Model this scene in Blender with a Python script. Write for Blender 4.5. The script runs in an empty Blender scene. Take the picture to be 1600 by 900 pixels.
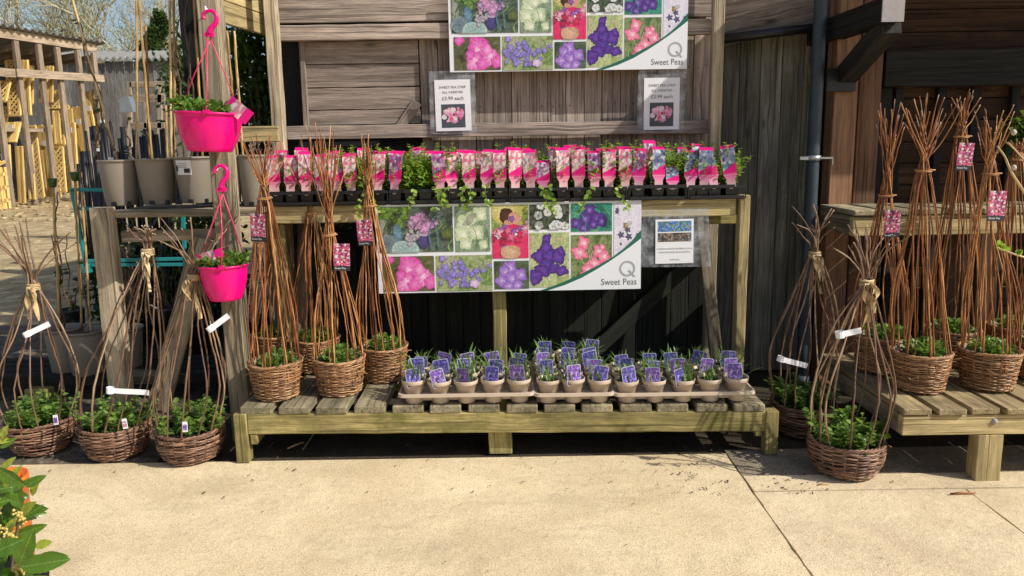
import bpy, math, random
from mathutils import Vector, Matrix, noise
R=random.Random(7)
S=bpy.context.scene
COL=S.collection
PI=math.pi
# ------------------------------------------------------------------ camera
F=1150.;PY=417.;H=1.5;PIT=math.radians(9.5);ROLL=0.016
cp,sp=math.cos(PIT),math.sin(PIT);cr,sr=math.cos(ROLL),math.sin(ROLL)
def ray(px,py):
    u=(px-800)/F; v=-(py-PY)/F
    x=u*cr+v*sr; y=-u*sr+v*cr
    return (x, cp+y*sp, -sp+y*cp)
def U(px,py,Y):
    d=ray(px,py);t=Y/d[1];return Vector((d[0]*t,Y,H+d[2]*t))
def G(px,py,z=0.):
    d=ray(px,py);t=(z-H)/d[2];return Vector((d[0]*t,d[1]*t,z))
cam=bpy.data.cameras.new('camera');co=bpy.data.objects.new('camera',cam);COL.objects.link(co)
cam.sensor_width=36;cam.lens=F/1600*36;cam.shift_y=-(450-PY)/1600;cam.clip_end=500;cam.clip_start=0.05
co.matrix_world=Matrix.Translation((0,0,H))@Matrix.Rotation(math.radians(90)-PIT,4,'X')@Matrix.Rotation(-ROLL,4,'Z')
S.camera=co
S.view_settings.view_transform='Standard';S.view_settings.look='None';S.view_settings.exposure=0
# ------------------------------------------------------------------ light
SUN_EL=math.radians(40);SX,SY=.91,-.41   # towards the sun: right and a little in front
sd=Vector((SX*math.cos(SUN_EL),SY*math.cos(SUN_EL),math.sin(SUN_EL))).normalized()
sl=bpy.data.lights.new('sun','SUN');sl.energy=5.0;sl.angle=math.radians(.5);sl.color=(1,.94,.84)
so=bpy.data.objects.new('sun',sl);COL.objects.link(so);so.rotation_mode='QUATERNION'
so.rotation_quaternion=sd.to_track_quat('Z','Y')
W=bpy.data.worlds.new('World');S.world=W;W.use_nodes=True
wn=W.node_tree;bg=wn.nodes['Background'];sk=wn.nodes.new('ShaderNodeTexSky');sk.sky_type='NISHITA';sk.sun_disc=False
sk.sun_elevation=SUN_EL;sk.sun_rotation=math.atan2(SX,SY);sk.dust_density=2.0;sk.air_density=1.0
wn.links.new(sk.outputs[0],bg.inputs[0]);bg.inputs[1].default_value=.125
# ------------------------------------------------------------------ materials
class NT:
    def __init__(s,name):
        s.m=bpy.data.materials.new(name);s.m.use_nodes=True;s.t=s.m.node_tree
        s.b=s.t.nodes['Principled BSDF'];s.out=s.t.nodes['Material Output']
    def n(s,ty,**k):
        o=s.t.nodes.new('ShaderNode'+ty)
        for a,v in k.items():
            if a.startswith('i_'):
                key=a[2:]; key=int(key) if key.isdigit() else key
                s.set(o.inputs[key],v)
            else: setattr(o,a,v)
        return o
    def set(s,inp,v):
        if isinstance(v,bpy.types.NodeSocket): s.t.links.new(v,inp)
        else: inp.default_value=v
    def attr(s,name): return s.n('Attribute',attribute_name=name)
    def math(s,op,a,b=0.,c=0.,clamp=False):
        o=s.n('Math',operation=op,use_clamp=clamp);s.set(o.inputs[0],a);s.set(o.inputs[1],b);s.set(o.inputs[2],c);return o.outputs[0]
    def vmul(s,v,w):
        o=s.n('VectorMath',operation='MULTIPLY');s.set(o.inputs[0],v);s.set(o.inputs[1],w);return o.outputs[0]
    def noise(s,v,sc,det=4,rough=.6,dist=0.):
        o=s.n('TexNoise');s.set(o.inputs['Vector'],v);o.inputs['Scale'].default_value=sc;o.inputs['Detail'].default_value=det
        o.inputs['Roughness'].default_value=rough;o.inputs['Distortion'].default_value=dist;return o.outputs[0]
    def mix(s,f,a,b,bt='MIX'):
        o=s.n('Mix',data_type='RGBA',blend_type=bt);s.set(o.inputs[0],f);s.set(o.inputs[6],c4(a));s.set(o.inputs[7],c4(b));return o.outputs[2]
    def ramp(s,f,stops,interp='LINEAR'):
        o=s.n('ValToRGB');o.color_ramp.interpolation=interp;e=o.color_ramp.elements
        while len(e)<len(stops): e.new(.5)
        for k,(p,c) in enumerate(stops):
            e[k].position=p;e[k].color=c4(c)
        s.set(o.inputs[0],f);return o.outputs[0]
    def mr(s,f,a,b,c=0.,d=1.):
        o=s.n('MapRange');s.set(o.inputs[0],f)
        for k,v in enumerate((a,b,c,d)): o.inputs[k+1].default_value=v
        return o.outputs[0]
    def bump(s,h,st,d=.002):
        o=s.n('Bump');o.inputs['Strength'].default_value=st;o.inputs['Distance'].default_value=d;s.set(o.inputs['Height'],h)
        s.t.links.new(o.outputs[0],s.b.inputs['Normal'])
def c4(c):
    if isinstance(c,(tuple,list)):
        return tuple(c)+(1.,) if len(c)==3 else tuple(c)
    return c
def wood(name,dark,light,moss=0.,mosscol=(.07,.085,.02),rough=.85,grime=.3,knots=1.15,dirtcol=(.02,.018,.014),sc=1.):
    n=NT(name);g=n.attr('gc').outputs['Vector'];ti=n.attr('tint').outputs['Fac']
    kv=n.vmul(g,(2.6*sc,8.,8.));vo=n.n('TexVoronoi',i_Vector=kv);vo.inputs['Scale'].default_value=1.;vo.inputs['Randomness'].default_value=1.
    kd=vo.outputs['Distance']
    kk=n.mr(kd,.03,.13,1.,0.) ; halo=n.mr(kd,.05,.42,1.,0.)
    off=n.n('CombineXYZ');n.set(off.inputs[1],n.math('MULTIPLY',halo,.018))
    ad=n.n('VectorMath',operation='ADD');n.set(ad.inputs[0],g);n.set(ad.inputs[1],off.outputs[0]);gv=ad.outputs[0]
    fine=n.noise(n.vmul(gv,(7.,230.,230.)),1.,6,.75)
    mid=n.noise(n.vmul(gv,(1.6,34.,34.)),1.,5,.65,.25)
    big=n.noise(n.vmul(g,(1.4,5.,5.)),1.,4,.6)
    f=n.math('ADD',n.math('MULTIPLY',fine,.50),n.math('ADD',n.math('MULTIPLY',mid,.46),n.math('MULTIPLY',big,.24)))
    col=n.ramp(f,[(.44,[c*.75 for c in dark]),(.60,[(a+b)/2 for a,b in zip(dark,light)]),(.73,[min(.8,c*1.12) for c in light])])
    if knots: col=n.mix(n.math('MULTIPLY',kk,.75*knots),col,[c*.35 for c in dark]);
    crack=n.noise(n.vmul(gv,(1.1,90.,90.)),1.,2,.5);ck=n.mr(crack,.35,.41,1.,0.)
    col=n.mix(n.math('MULTIPLY',ck,.6),col,[c*.3 for c in dark])
    tc=n.n('TexCoord').outputs['Object'];gr=n.mr(n.noise(n.vmul(g,(2.2,7.,7.)),1.,6,.7),.42,.66)
    col=n.mix(n.math('MULTIPLY',gr,grime),col,dirtcol)
    if moss:
        mo=n.mr(n.noise(g,5.,6,.75),.50,.68);col=n.mix(n.math('MULTIPLY',mo,moss),col,mosscol)
    t=n.n('CombineColor');[n.set(t.inputs[k],ti) for k in range(3)]
    col=n.mix(1.,col,t.outputs[0],'MULTIPLY')
    n.set(n.b.inputs['Base Color'],col);n.b.inputs['Roughness'].default_value=rough;n.b.inputs['Specular IOR Level'].default_value=.25
    n.bump(n.math('SUBTRACT',f,n.math('MULTIPLY',ck,.5)),.7,.003);return n.m
def plain(name,col,rough=.5,var=.15,sc=20.,spec=.5,metal=0.,bump=0.,coat=0.):
    n=NT(name);tc=n.n('TexCoord').outputs['Object'];v=n.noise(tc,sc,5,.65)
    c=n.mix(v,[x*(1-var) for x in col],[min(1,x*(1+var)) for x in col]);n.set(n.b.inputs['Base Color'],c)
    n.set(n.b.inputs['Roughness'],n.mr(n.noise(tc,sc*2.3,3,.6),.3,.7,max(.02,rough-.1),min(1,rough+.12)))
    n.b.inputs['Specular IOR Level'].default_value=spec;n.b.inputs['Metallic'].default_value=metal;n.b.inputs['Coat Weight'].default_value=coat
    if bump: n.bump(n.noise(tc,sc*6,4,.6),bump,.001)
    return n.m
def leafm(name,c1,c2,trans=.35,rough=.42,rib=False):
    n=NT(name);ti=n.attr('tint').outputs['Fac'];g=n.attr('gc').outputs['Vector']
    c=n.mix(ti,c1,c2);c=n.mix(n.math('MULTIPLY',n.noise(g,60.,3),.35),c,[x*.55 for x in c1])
    if rib:
        sx=n.n('SeparateXYZ',i_0=g);ax=n.math('ABSOLUTE',sx.outputs[1])
        c=n.mix(n.mr(ax,.0003,.0009,.6,0.),c,(.32,.42,.12))
        w=n.n('TexWave',i_0=n.vmul(g,(1.,1.,1.)));vv=n.math('SINE',n.math('MULTIPLY',n.math('SUBTRACT',sx.outputs[0],n.math('MULTIPLY',ax,.8)),620.))
        c=n.mix(n.mr(vv,.93,1.,0.,.14),c,(.3,.4,.12));n.bump(vv,.25,.0006)
        n.t.nodes.remove(w)
    n.set(n.b.inputs['Base Color'],c);n.b.inputs['Roughness'].default_value=rough
    tr=n.n('BsdfTranslucent',i_0=n.mix(.5,c,(.35,.55,.05),'MIX'));ms=n.n('MixShader',i_0=trans)
    n.t.links.new(n.b.outputs[0],ms.inputs[1]);n.t.links.new(tr.outputs[0],ms.inputs[2]);n.t.links.new(ms.outputs[0],n.out.inputs[0]);return n.m
def canem(name,c1,c2,c3):
    n=NT(name);ti=n.attr('tint').outputs['Fac'];g=n.attr('gc').outputs['Vector']
    a=n.noise(n.vmul(g,(14.,60.,60.)),1.,4);b=n.noise(n.vmul(g,(90.,40.,40.)),1.,3)
    c=n.ramp(ti,[(0.,c1),(.55,c2),(1.,c3)]);c=n.mix(n.mr(a,.42,.7),c,[x*.45 for x in c1]);c=n.mix(n.mr(b,.66,.72,0.,.7),c,(.5,.4,.28))
    n.set(n.b.inputs['Base Color'],c);n.b.inputs['Roughness'].default_value=.45;n.bump(b,.5,.001);return n.m
def photo(name,rough=.35,amt=.5,sc=90.):
    n=NT(name);c=n.attr('col').outputs['Color'];g=n.attr('gc').outputs['Vector']
    v=n.noise(g,sc,5,.7,.5);m=n.mix(amt,c,n.ramp(v,[(.3,(.12,.12,.14)),(.5,(.5,.5,.5)),(.68,(1,1,1))]),'OVERLAY')
    n.set(n.b.inputs['Base Color'],m);n.b.inputs['Roughness'].default_value=rough;return n.m
def mottle(name,cols,sc=110.,rough=.35):
    n=NT(name);g=n.attr('gc').outputs['Vector'];dn=n.n('TexNoise',i_Scale=sc*.7);n.set(dn.inputs[0],g)
    ad=n.n('VectorMath',operation='MULTIPLY_ADD');n.set(ad.inputs[0],dn.outputs['Color']);ad.inputs[1].default_value=(.012,)*3;n.set(ad.inputs[2],g)
    vo=n.n('TexVoronoi',i_Scale=sc);n.set(vo.inputs['Vector'],ad.outputs[0]);s=n.n('SeparateColor',i_0=vo.outputs['Color'])
    c=n.ramp(s.outputs[0],[(k/len(cols),x) for k,x in enumerate(cols)],'CONSTANT')
    c=n.mix(n.mr(vo.outputs['Distance'],.2,.75,0.,.55),c,[.05,.04,.05]);n.set(n.b.inputs['Base Color'],c);n.b.inputs['Roughness'].default_value=rough;return n.m
def pinklabel(name,cols,hot=(.92,.015,.30),low=(.92,.46,.58)):
    n=NT(name);g=n.attr('gc').outputs['Vector'];s=n.n('SeparateXYZ',i_0=g);u,v=s.outputs[0],s.outputs[1]
    dn=n.n('TexNoise',i_Scale=3.);n.set(dn.inputs[0],g);cv=n.vmul(g,(6.,15.,7.))
    ad=n.n('VectorMath',operation='MULTIPLY_ADD');n.set(ad.inputs[0],dn.outputs['Color']);ad.inputs[1].default_value=(1.2,)*3;n.set(ad.inputs[2],cv)
    vo=n.n('TexVoronoi',i_Scale=1.);n.set(vo.inputs['Vector'],ad.outputs[0]);sc=n.n('SeparateColor',i_0=vo.outputs['Color'])
    fl=n.ramp(sc.outputs[0],[(k/len(cols),x) for k,x in enumerate(cols)],'CONSTANT')
    fl=n.mix(n.mr(vo.outputs['Distance'],.4,.85,0.,.28),fl,(.35,.10,.22))
    base=n.ramp(v,[(.0,(.85,.82,.8)),(.06,(.9,.75,.72)),(.22,low),(.34,hot)])
    sl=n.math('ADD',v,n.math('MULTIPLY',u,-.16));c=n.mix(n.math('GREATER_THAN',sl,.44),base,fl)
    c=n.mix(n.math('GREATER_THAN',v,.82),c,hot);ln=n.math('COMPARE',v,.285,.006);c=n.mix(n.math('MULTIPLY',ln,.7),c,(.9,.7,.75))
    n.set(n.b.inputs['Base Color'],c);n.b.inputs['Roughness'].default_value=.3
    tr=n.n('BsdfTranslucent',i_0=c);ms=n.n('MixShader',i_0=.42)
    n.t.links.new(n.b.outputs[0],ms.inputs[1]);n.t.links.new(tr.outputs[0],ms.inputs[2]);n.t.links.new(ms.outputs[0],n.out.inputs[0]);return n.m
def concrete(name,c1,c2,speck=1.,stain=(.25,.2,.13),pebble=0.):
    n=NT(name);p=n.n('NewGeometry').outputs['Position']
    a=n.noise(p,2.2,6,.65);b=n.noise(p,28.,5,.7);d=n.noise(p,150.,3,.7);e=n.noise(p,420.,2,.6)
    c=n.mix(n.mr(a,.35,.68),c1,c2);c=n.mix(n.mr(b,.52,.74,0.,.55),c,[x*.62 for x in c1]);c=n.mix(n.mr(d,.53,.66,0.,.75*speck),c,[x*.36 for x in c1])
    c=n.mix(n.mr(d,.36,.46,.6*speck,0.),c,[min(.78,x*1.45) for x in c2]);c=n.mix(n.mr(e,.58,.66,0.,.55*speck),c,(.16,.10,.06))
    st=n.noise(n.vmul(p,(1.,2.4,1.)),1.1,6,.75);c=n.mix(n.mr(st,.52,.70,0.,.34),c,stain)
    s3=n.noise(p,.8,7,.8,.8);c=n.mix(n.mr(n.math('ABSOLUTE',n.math('SUBTRACT',s3,.52)),.0,.05,.16,0.),c,stain)
    vo=n.n('TexVoronoi',i_Scale=16.);n.set(vo.inputs['Vector'],p);sp_=n.mr(vo.outputs['Distance'],.03,.07,1.,0.)
    c=n.mix(n.math('MULTIPLY',sp_,n.mr(b,.45,.6,0.,.7)),c,(.13,.09,.06))
    if pebble:
        v2=n.n('TexVoronoi',i_Scale=pebble);n.set(v2.inputs['Vector'],p);s2=n.n('SeparateColor',i_0=v2.outputs['Color']);c=n.mix(n.mr(s2.outputs[0],.0,1.,.0,.75),c,[x*.45 for x in c1]);c=n.mix(n.mr(s2.outputs[1],.8,1.,0.,.6),c,[min(.8,x*1.3) for x in c2])
        c=n.mix(n.mr(n.noise(p,.5,6,.7),.45,.62,0.,.6),c,[x*.6 for x in c1])
    n.set(n.b.inputs['Base Color'],c);n.b.inputs['Roughness'].default_value=.93;n.b.inputs['Specular IOR Level'].default_value=.15
    n.bump(n.math('ADD',n.math('MULTIPLY',d,.6),n.math('ADD',b,n.math('MULTIPLY',e,.25))),1.,.0042);return n.m
M={}
M['conc']=concrete('concrete',(.68,.53,.315),(.86,.71,.455))
M['conc2']=concrete('concrete_slab',(.66,.52,.33),(.83,.69,.455),.6)
M['dirt']=concrete('dirt',(.030,.025,.018),(.075,.062,.044),stain=(.02,.017,.012))  # near-black: shade under the benches is painted into this dirt colour
M['gravel']=concrete('gravel',(.12,.10,.075),(.24,.20,.15),pebble=40.)
M['floor']=concrete('shade_toned_floor',(.22,.18,.13),(.36,.30,.22),stain=(.06,.05,.035))  # mid-dark tone paints the right bench's shadow into the floor colour
M['yard']=concrete('sandy_yard',(.48,.35,.19),(.68,.53,.31),1.3,pebble=9.)
M['fence']=wood('weathered_fence_wood',(.185,.145,.12),(.60,.49,.41),grime=.3)
M['fencegrn']=wood('green_grey_fence_wood',(.072,.066,.053),(.31,.285,.23),moss=.4,mosscol=(.08,.09,.02),grime=.35)
M['fenceshade']=wood('shade_dark_fence_wood',(.012,.012,.010),(.045,.047,.036),moss=.35,mosscol=(.05,.06,.015),grime=.35)  # algae-dark wood, darkened further to paint in the shade under the table
M['clad']=wood('stained_cladding',(.038,.020,.012),(.12,.062,.036),grime=.35)
M['black_beam']=wood('black_beam',(.008,.008,.008),(.035,.032,.028),grime=.2)
M['brown']=wood('brown_post_wood',(.15,.078,.042),(.34,.185,.11),grime=.12,knots=.5)
M['post']=wood('grey_post_wood',(.20,.16,.105),(.62,.51,.36),moss=.25,mosscol=(.11,.11,.03))
M['greenwood']=wood('treated_green_wood',(.16,.135,.048),(.56,.46,.19),moss=.7,mosscol=(.10,.105,.02),grime=.65,dirtcol=(.05,.045,.018))
M['slat']=wood('slat_wood',(.20,.17,.10),(.47,.40,.26),moss=.5,mosscol=(.05,.055,.02),grime=.65)
M['slatr']=wood('bench_slat_wood',(.19,.14,.07),(.55,.43,.23),moss=.5,mosscol=(.06,.06,.02),grime=.5)
M['palewood']=wood('pale_wood',(.27,.21,.095),(.62,.49,.25),grime=.4)
M['freshwood']=wood('fresh_wood',(.58,.35,.09),(.85,.60,.24),grime=.08,knots=.4)
M['shedwood']=wood('shed_timber',(.22,.16,.11),(.50,.40,.29),grime=.2)
M['greyfence']=wood('grey_fence_boards',(.12,.115,.115),(.30,.29,.28),grime=.3)
M['basket']=canem('basket_willow',(.15,.065,.03),(.40,.20,.085),(.66,.43,.22))
M['basketdk']=canem('basket_brown_willow',(.085,.042,.028),(.23,.115,.07),(.48,.30,.19))
M['cane']=canem('cane_bark',(.15,.052,.018),(.48,.175,.055),(.68,.38,.14))
M['canebr']=canem('cane_brown_bark',(.12,.065,.04),(.28,.155,.09),(.45,.31,.2))
M['bamboo']=canem('bamboo_cane',(.36,.20,.07),(.56,.37,.15),(.66,.50,.25))
M['stem']=canem('plant_stem',(.10,.06,.04),(.18,.12,.07),(.26,.22,.1))
M['cut']=plain('cut_wood',(.62,.48,.30),.8)
M['raffia']=canem('raffia',(.45,.30,.13),(.62,.46,.24),(.72,.58,.36))
M['soil']=plain('soil',(.035,.025,.018),.95,.6,60,bump=1.)
M['moss']=plain('sack_liner',(.30,.23,.15),.95,.5,50,bump=1.)
M['paper']=plain('white_paper',(.80,.80,.83),.6,.03)
M['white']=plain('white_plastic',(.78,.80,.84),.35,.03)
n_=NT('clear_sleeve');n_.b.inputs['Base Color'].default_value=(.7,.75,.8,1);n_.b.inputs['Roughness'].default_value=.15
tp_=n_.n('BsdfTransparent',i_0=(.93,.95,.97,1.));ms_=n_.n('MixShader',i_0=n_.mr(n_.noise(n_.n('TexCoord').outputs['Object'],16.,4),.4,.7,.10,.42))
n_.t.links.new(tp_.outputs[0],ms_.inputs[1]);n_.t.links.new(n_.b.outputs[0],ms_.inputs[2]);n_.t.links.new(ms_.outputs[0],n_.out.inputs[0]);M['sleeve']=n_.m
M['black']=plain('black_plastic',(.012,.013,.015),.38,.4,30)
M['ink']=plain('ink',(.02,.02,.025),.6)
M['inkgrey']=plain('grey_ink',(.09,.10,.11),.5,.05)
M['grey']=plain('grey_ink_light',(.36,.38,.40),.4,.05)
M['green_ink']=plain('green_ink',(.012,.13,.085),.4,.1)
M['potgrey']=plain('taupe_pot',(.235,.205,.165),.5,.14,9,bump=.2)
M['pottan']=plain('tan_pot',(.50,.405,.31),.45,.12,16,bump=.15)
M['pink']=plain('pink_plastic',(.78,.001,.19),.3,.08,10,spec=.35,coat=.08)
M['pinkc']=plain('pink_cord',(.78,.03,.13),.4)
M['teal']=plain('teal_metal',(.01,.23,.24),.4,.2)
M['pipe']=plain('blue_pipe',(.032,.048,.062),.5,.7,22,bump=.3)
M['metal']=plain('galvanised',(.42,.45,.44),.35,.2,metal=.7)
M['pale_end']=plain('pale_end_grain',(.34,.31,.31),.8,.25,30)
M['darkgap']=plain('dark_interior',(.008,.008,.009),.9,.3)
M['roofsheet']=plain('corrugated_sheet',(.20,.20,.19),.7,.4,3)
M['orange']=plain('orange_pot',(.75,.16,.02),.4,.15)
M['berry']=plain('flower_buds',(.55,.42,.12),.6,.3,200)
M['pea']=leafm('pea_leaf',(.06,.155,.025),(.30,.44,.09),.38)
M['peabr']=leafm('bright_pea_leaf',(.13,.28,.03),(.50,.64,.10),.5)
M['iris']=leafm('grass_blade',(.07,.16,.04),(.28,.42,.10),.35)
M['shrub']=leafm('shrub_leaf',(.02,.05,.012),(.13,.22,.04),.3)
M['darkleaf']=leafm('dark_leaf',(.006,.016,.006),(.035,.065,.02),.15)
M['bay']=leafm('bay_leaf',(.03,.09,.010),(.13,.25,.025),.32,.28,rib=True)
M['baytip']=leafm('young_bay_leaf',(.25,.34,.03),(.50,.55,.08),.45,.3,rib=True)
M['bark']=plain('tree_bark',(.19,.16,.12),.9,.4,3)
M['twigs']=plain('tree_twigs',(.40,.37,.26),.9,.3,3)
M['bud']=leafm('bud_leaf',(.22,.27,.07),(.45,.48,.2),.4)
M['ivy']=leafm('ivy_leaf',(.012,.035,.012),(.06,.11,.03),.2)
M['photo']=photo('printed_photo')
M['photo2']=photo('printed_photo_soft',amt=.6,sc=120,rough=.28)
PK=[(.85,.70,.72),(.75,.10,.22),(.80,.32,.42),(.45,.05,.16),(.85,.82,.80),(.62,.12,.32)]
M['lab_red']=pinklabel('pink_label_print',[(.95,.90,.88),(.88,.32,.42),(.94,.60,.64),(.50,.38,.50),(.95,.94,.92),(.88,.28,.40),(.95,.72,.75)])
M['lab_pur']=pinklabel('purple_label_print',[(.70,.55,.72),(.42,.12,.40),(.80,.75,.82),(.25,.12,.32),(.72,.16,.34),(.52,.34,.62)],low=(.92,.32,.62))
M['lab_blu']=pinklabel('blue_label_print',[(.14,.22,.42),(.30,.45,.60),(.10,.13,.30),(.45,.35,.60),(.18,.32,.45),(.62,.70,.75)],low=(.9,.35,.62))
M['lab_back']=plain('label_back',(.62,.48,.36),.5,.05)
M['card_iris']=mottle('bluebell_picture',[(.08,.06,.40),(.20,.14,.60),(.04,.03,.22),(.34,.28,.72),(.10,.08,.46),(.015,.02,.10)],150.)
M['card_iris2']=mottle('violet_picture',[(.24,.10,.48),(.38,.20,.64),(.14,.06,.36),(.50,.38,.74),(.20,.10,.52),(.07,.03,.16)],150.)
M['card_pea']=mottle('sweet_pea_picture',PK+[(.08,.02,.05)],110.)
M['card_blue']=mottle('bluebell_wood_picture',[(.04,.14,.55),(.10,.35,.70),(.25,.45,.15),(.05,.2,.4),(.35,.5,.75)],130.)
M['card_wood']=mottle('woodland_picture',[(.08,.05,.03),(.3,.2,.12),(.15,.2,.25),(.5,.4,.3),(.04,.05,.04)],130.)
M['rim_clear']=plain('label_border',(.34,.35,.50),.3,.05)
M['bouquet']=mottle('bouquet_picture',[(.75,.12,.28),(.82,.45,.55),(.85,.75,.78),(.65,.2,.42),(.8,.3,.3)],180.)
M['slate']=plain('slate_backdrop',(.06,.075,.09),.6,.3)
M['litter']=plain('leaf_litter',(.10,.065,.035),.9,.5)
M['catkin']=plain('catkin',(.50,.45,.36),.9,.3)
# ------------------------------------------------------------------ mesh builder
class MB:
    def __init__(s): s.v=[];s.f=[];s.t=[];s.g=[];s.c=[];s.mi=[];s.sm=[];s.mats=[];s.hascol=False
    def mat(s,m):
        if m not in s.mats: s.mats.append(m)
        return s.mats.index(m)
    def add(s,vs,fs,tint=.5,gcs=None,col=None,m=None,smooth=False):
        o=len(s.v);s.v+= [tuple(a) for a in vs]
        s.t+= tint if isinstance(tint,list) else [tint]*len(vs)
        s.g+= [tuple(a) for a in (gcs or vs)]
        if col is None: s.c+=[(1,1,1,1)]*len(vs)
        else:
            s.hascol=True; s.c+= [c4(c) for c in col] if isinstance(col,list) else [c4(col)]*len(vs)
        k=s.mat(m) if m else 0
        for f in fs: s.f.append(tuple(i+o for i in f));s.mi.append(k);s.sm.append(smooth)
    def board(s,p0,p1,w,th,up=(0,0,1),tint=None,m=None,nseg=1,wob=0.,ends=0.):
        # length from p0 to p1 (centre line); w measured along 'up', th across
        p0=Vector(p0);p1=Vector(p1);d=(p1-p0);L=d.length;d.normalize();up=Vector(up);side=d.cross(up).normalized();up=side.cross(d).normalized()
        off=Vector((R.uniform(0,50),R.uniform(0,50),R.uniform(0,50)))
        vs=[];gc=[];n=nseg
        for k in range(n+1):
            a=k/n;c=p0+d*L*a
            if wob and n>1: c=c+up*R.uniform(-wob,wob)+side*R.uniform(-wob,wob)*.6
            e=0
            for (i,j) in ((-1,-1),(1,-1),(1,1),(-1,1)):
                vs.append(c+side*(i*th/2)+up*(j*w/2));gc.append(off+Vector((L*a,j*w/2,i*th/2)))
        fs=[]
        for k in range(n):
            o=4*k
            for q in range(4): fs.append((o+q,o+(q+1)%4,o+4+(q+1)%4,o+4+q))
        fs.append((3,2,1,0));o=4*n;fs.append((o,o+1,o+2,o+3))
        s.add(vs,fs,R.uniform(.8,1.2) if tint is None else tint,gc,m=m)
    def box(s,c,sz,tint=1.,m=None,rz=0.):
        c=Vector(c);d=Vector((math.cos(rz),math.sin(rz),0))
        ax='x' if sz[0]>=sz[2] else 'z'
        if ax=='x': s.board(c-d*sz[0]/2,c+d*sz[0]/2,sz[2],sz[1],(0,0,1),tint,m)
        else: s.board(c-Vector((0,0,sz[2]/2)),c+Vector((0,0,sz[2]/2)),sz[0],sz[1],d,tint,m)
    def tube(s,pts,rad,sides=6,tint=.5,m=None,closed=False,cap=None,smooth=True):
        n=len(pts);pts=[Vector(p) for p in pts];vs=[];gc=[];off=R.uniform(0,50);L=0.;pu=None
        if not isinstance(rad,(list,tuple)): rad=[rad]*n
        for k in range(n):
            if closed: d=pts[(k+1)%n]-pts[k-1]
            else: d=pts[min(k+1,n-1)]-pts[max(k-1,0)]
            d.normalize()
            if pu is None:
                pu=d.orthogonal().normalized()
                if closed: pu=(Vector((0,0,1))-d*d.z).normalized()
            if closed: pu=(Vector((0,0,1))-d*d.z).normalized()
            else: pu=(pu-d*pu.dot(d)).normalized()
            b=d.cross(pu)
            if k: L+=(pts[k]-pts[k-1]).length
            for q in range(sides):
                a=2*PI*q/sides;vs.append(pts[k]+(pu*math.cos(a)+b*math.sin(a))*rad[k]);gc.append((L+off,q*.01,off))
        fs=[]
        for k in range(n if closed else n-1):
            o=k*sides;o2=((k+1)%n)*sides
            for q in range(sides): fs.append((o+q,o+(q+1)%sides,o2+(q+1)%sides,o2+q))
        s.add(vs,fs,tint,gc,m=m,smooth=smooth)
        if not closed:
            b0=len(s.v)-n*sides;k=s.mat(cap or m) if (cap or m) else 0
            s.f.append(tuple(b0+q for q in range(sides))[::-1]);s.mi.append(k);s.sm.append(False)
            s.f.append(tuple(b0+(n-1)*sides+q for q in range(sides)));s.mi.append(k);s.sm.append(False)
    def lathe(s,c,prof,seg=32,tint=.5,m=None,smooth=True,flut=None,caps=(False,False)):
        c=Vector(c);vs=[];gc=[];fs=[];n=len(prof)
        for k,(r,z) in enumerate(prof):
            for q in range(seg):
                a=2*PI*q/seg;rr=r*(1+(flut(a,k) if flut else 0));p=c+Vector((rr*math.cos(a),rr*math.sin(a),z));vs.append(p);gc.append(p)
        for k in range(n-1):
            for q in range(seg): fs.append((k*seg+q,k*seg+(q+1)%seg,(k+1)*seg+(q+1)%seg,(k+1)*seg+q))
        if caps[0]: fs.append(tuple(range(seg))[::-1])
        if caps[1]: fs.append(tuple((n-1)*seg+q for q in range(seg)))
        s.add(vs,fs,tint,gc,m=m,smooth=smooth)
    def leaf(s,p,d,nrm,L,w,tint=.5,m=None,curl=.15,round_=False):
        p=Vector(p);d=Vector(d).normalized();sd_=d.cross(Vector(nrm));
        if sd_.length<1e-4: sd_=d.orthogonal()
        sd_.normalize();u=sd_.cross(d)
        a=.42 if not round_ else .5
        pr=[(0,0),(.28,a*.8),(.6,a),(1.,0.)] if not round_ else [(0,0),(.2,.42),(.7,.5),(1.,0.)]
        vs=[p];gc=[(0,0,0)];
        for (l,h) in pr[1:3]:
            for sg in (-1,0,1):
                q=p+d*(L*l)+sd_*(sg*h*w)+u*(abs(sg)*w*.18-curl*L*l*l);vs.append(q);gc.append((L*l,sg*h*w,tint))
        vs.append(p+d*L-u*(curl*L));gc.append((L,0,tint))
        s.add(vs,[(0,1,2),(0,2,3),(1,4,5,2),(2,5,6,3),(4,7,5),(5,7,6)],tint,gc,m=m,smooth=True)
    def obj(s,name,mat=None,parent=None,loc=None,bevel=0.):
        me=bpy.data.meshes.new(name);me.from_pydata(s.v,[],s.f)
        mats=[M[k] if isinstance(k,str) else k for k in s.mats] or [M[mat] if isinstance(mat,str) else mat]
        for m in mats: me.materials.append(m)
        me.polygons.foreach_set('material_index',s.mi);me.polygons.foreach_set('use_smooth',s.sm)
        a=me.attributes.new('tint','FLOAT','POINT');a.data.foreach_set('value',s.t)
        a=me.attributes.new('gc','FLOAT_VECTOR','POINT');a.data.foreach_set('vector',[x for g in s.g for x in g])
        if s.hascol:
            a=me.attributes.new('col','FLOAT_COLOR','POINT');a.data.foreach_set('color',[x for g in s.c for x in g])
        me.update();o=bpy.data.objects.new(name,me);COL.objects.link(o)
        if parent: o.parent=parent
        if loc is not None: o.location=loc
        if bevel:
            b=o.modifiers.new('bevel','BEVEL');b.width=bevel;b.segments=1;b.limit_method='ANGLE'
        return o
def tag(o,label,cat,group=None,kind=None):
    if label:o['label']=label
    if cat:o['category']=cat
    if group:o['group']=group
    if kind:o['kind']=kind
    return o
def thing(name,label,cat,loc=(0,0,0),group=None,rot=(0,0,0)):
    o=bpy.data.objects.new(name,None);COL.objects.link(o);o.location=loc;o.rotation_euler=rot;o.empty_display_size=.1
    return tag(o,label,cat,group)
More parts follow.
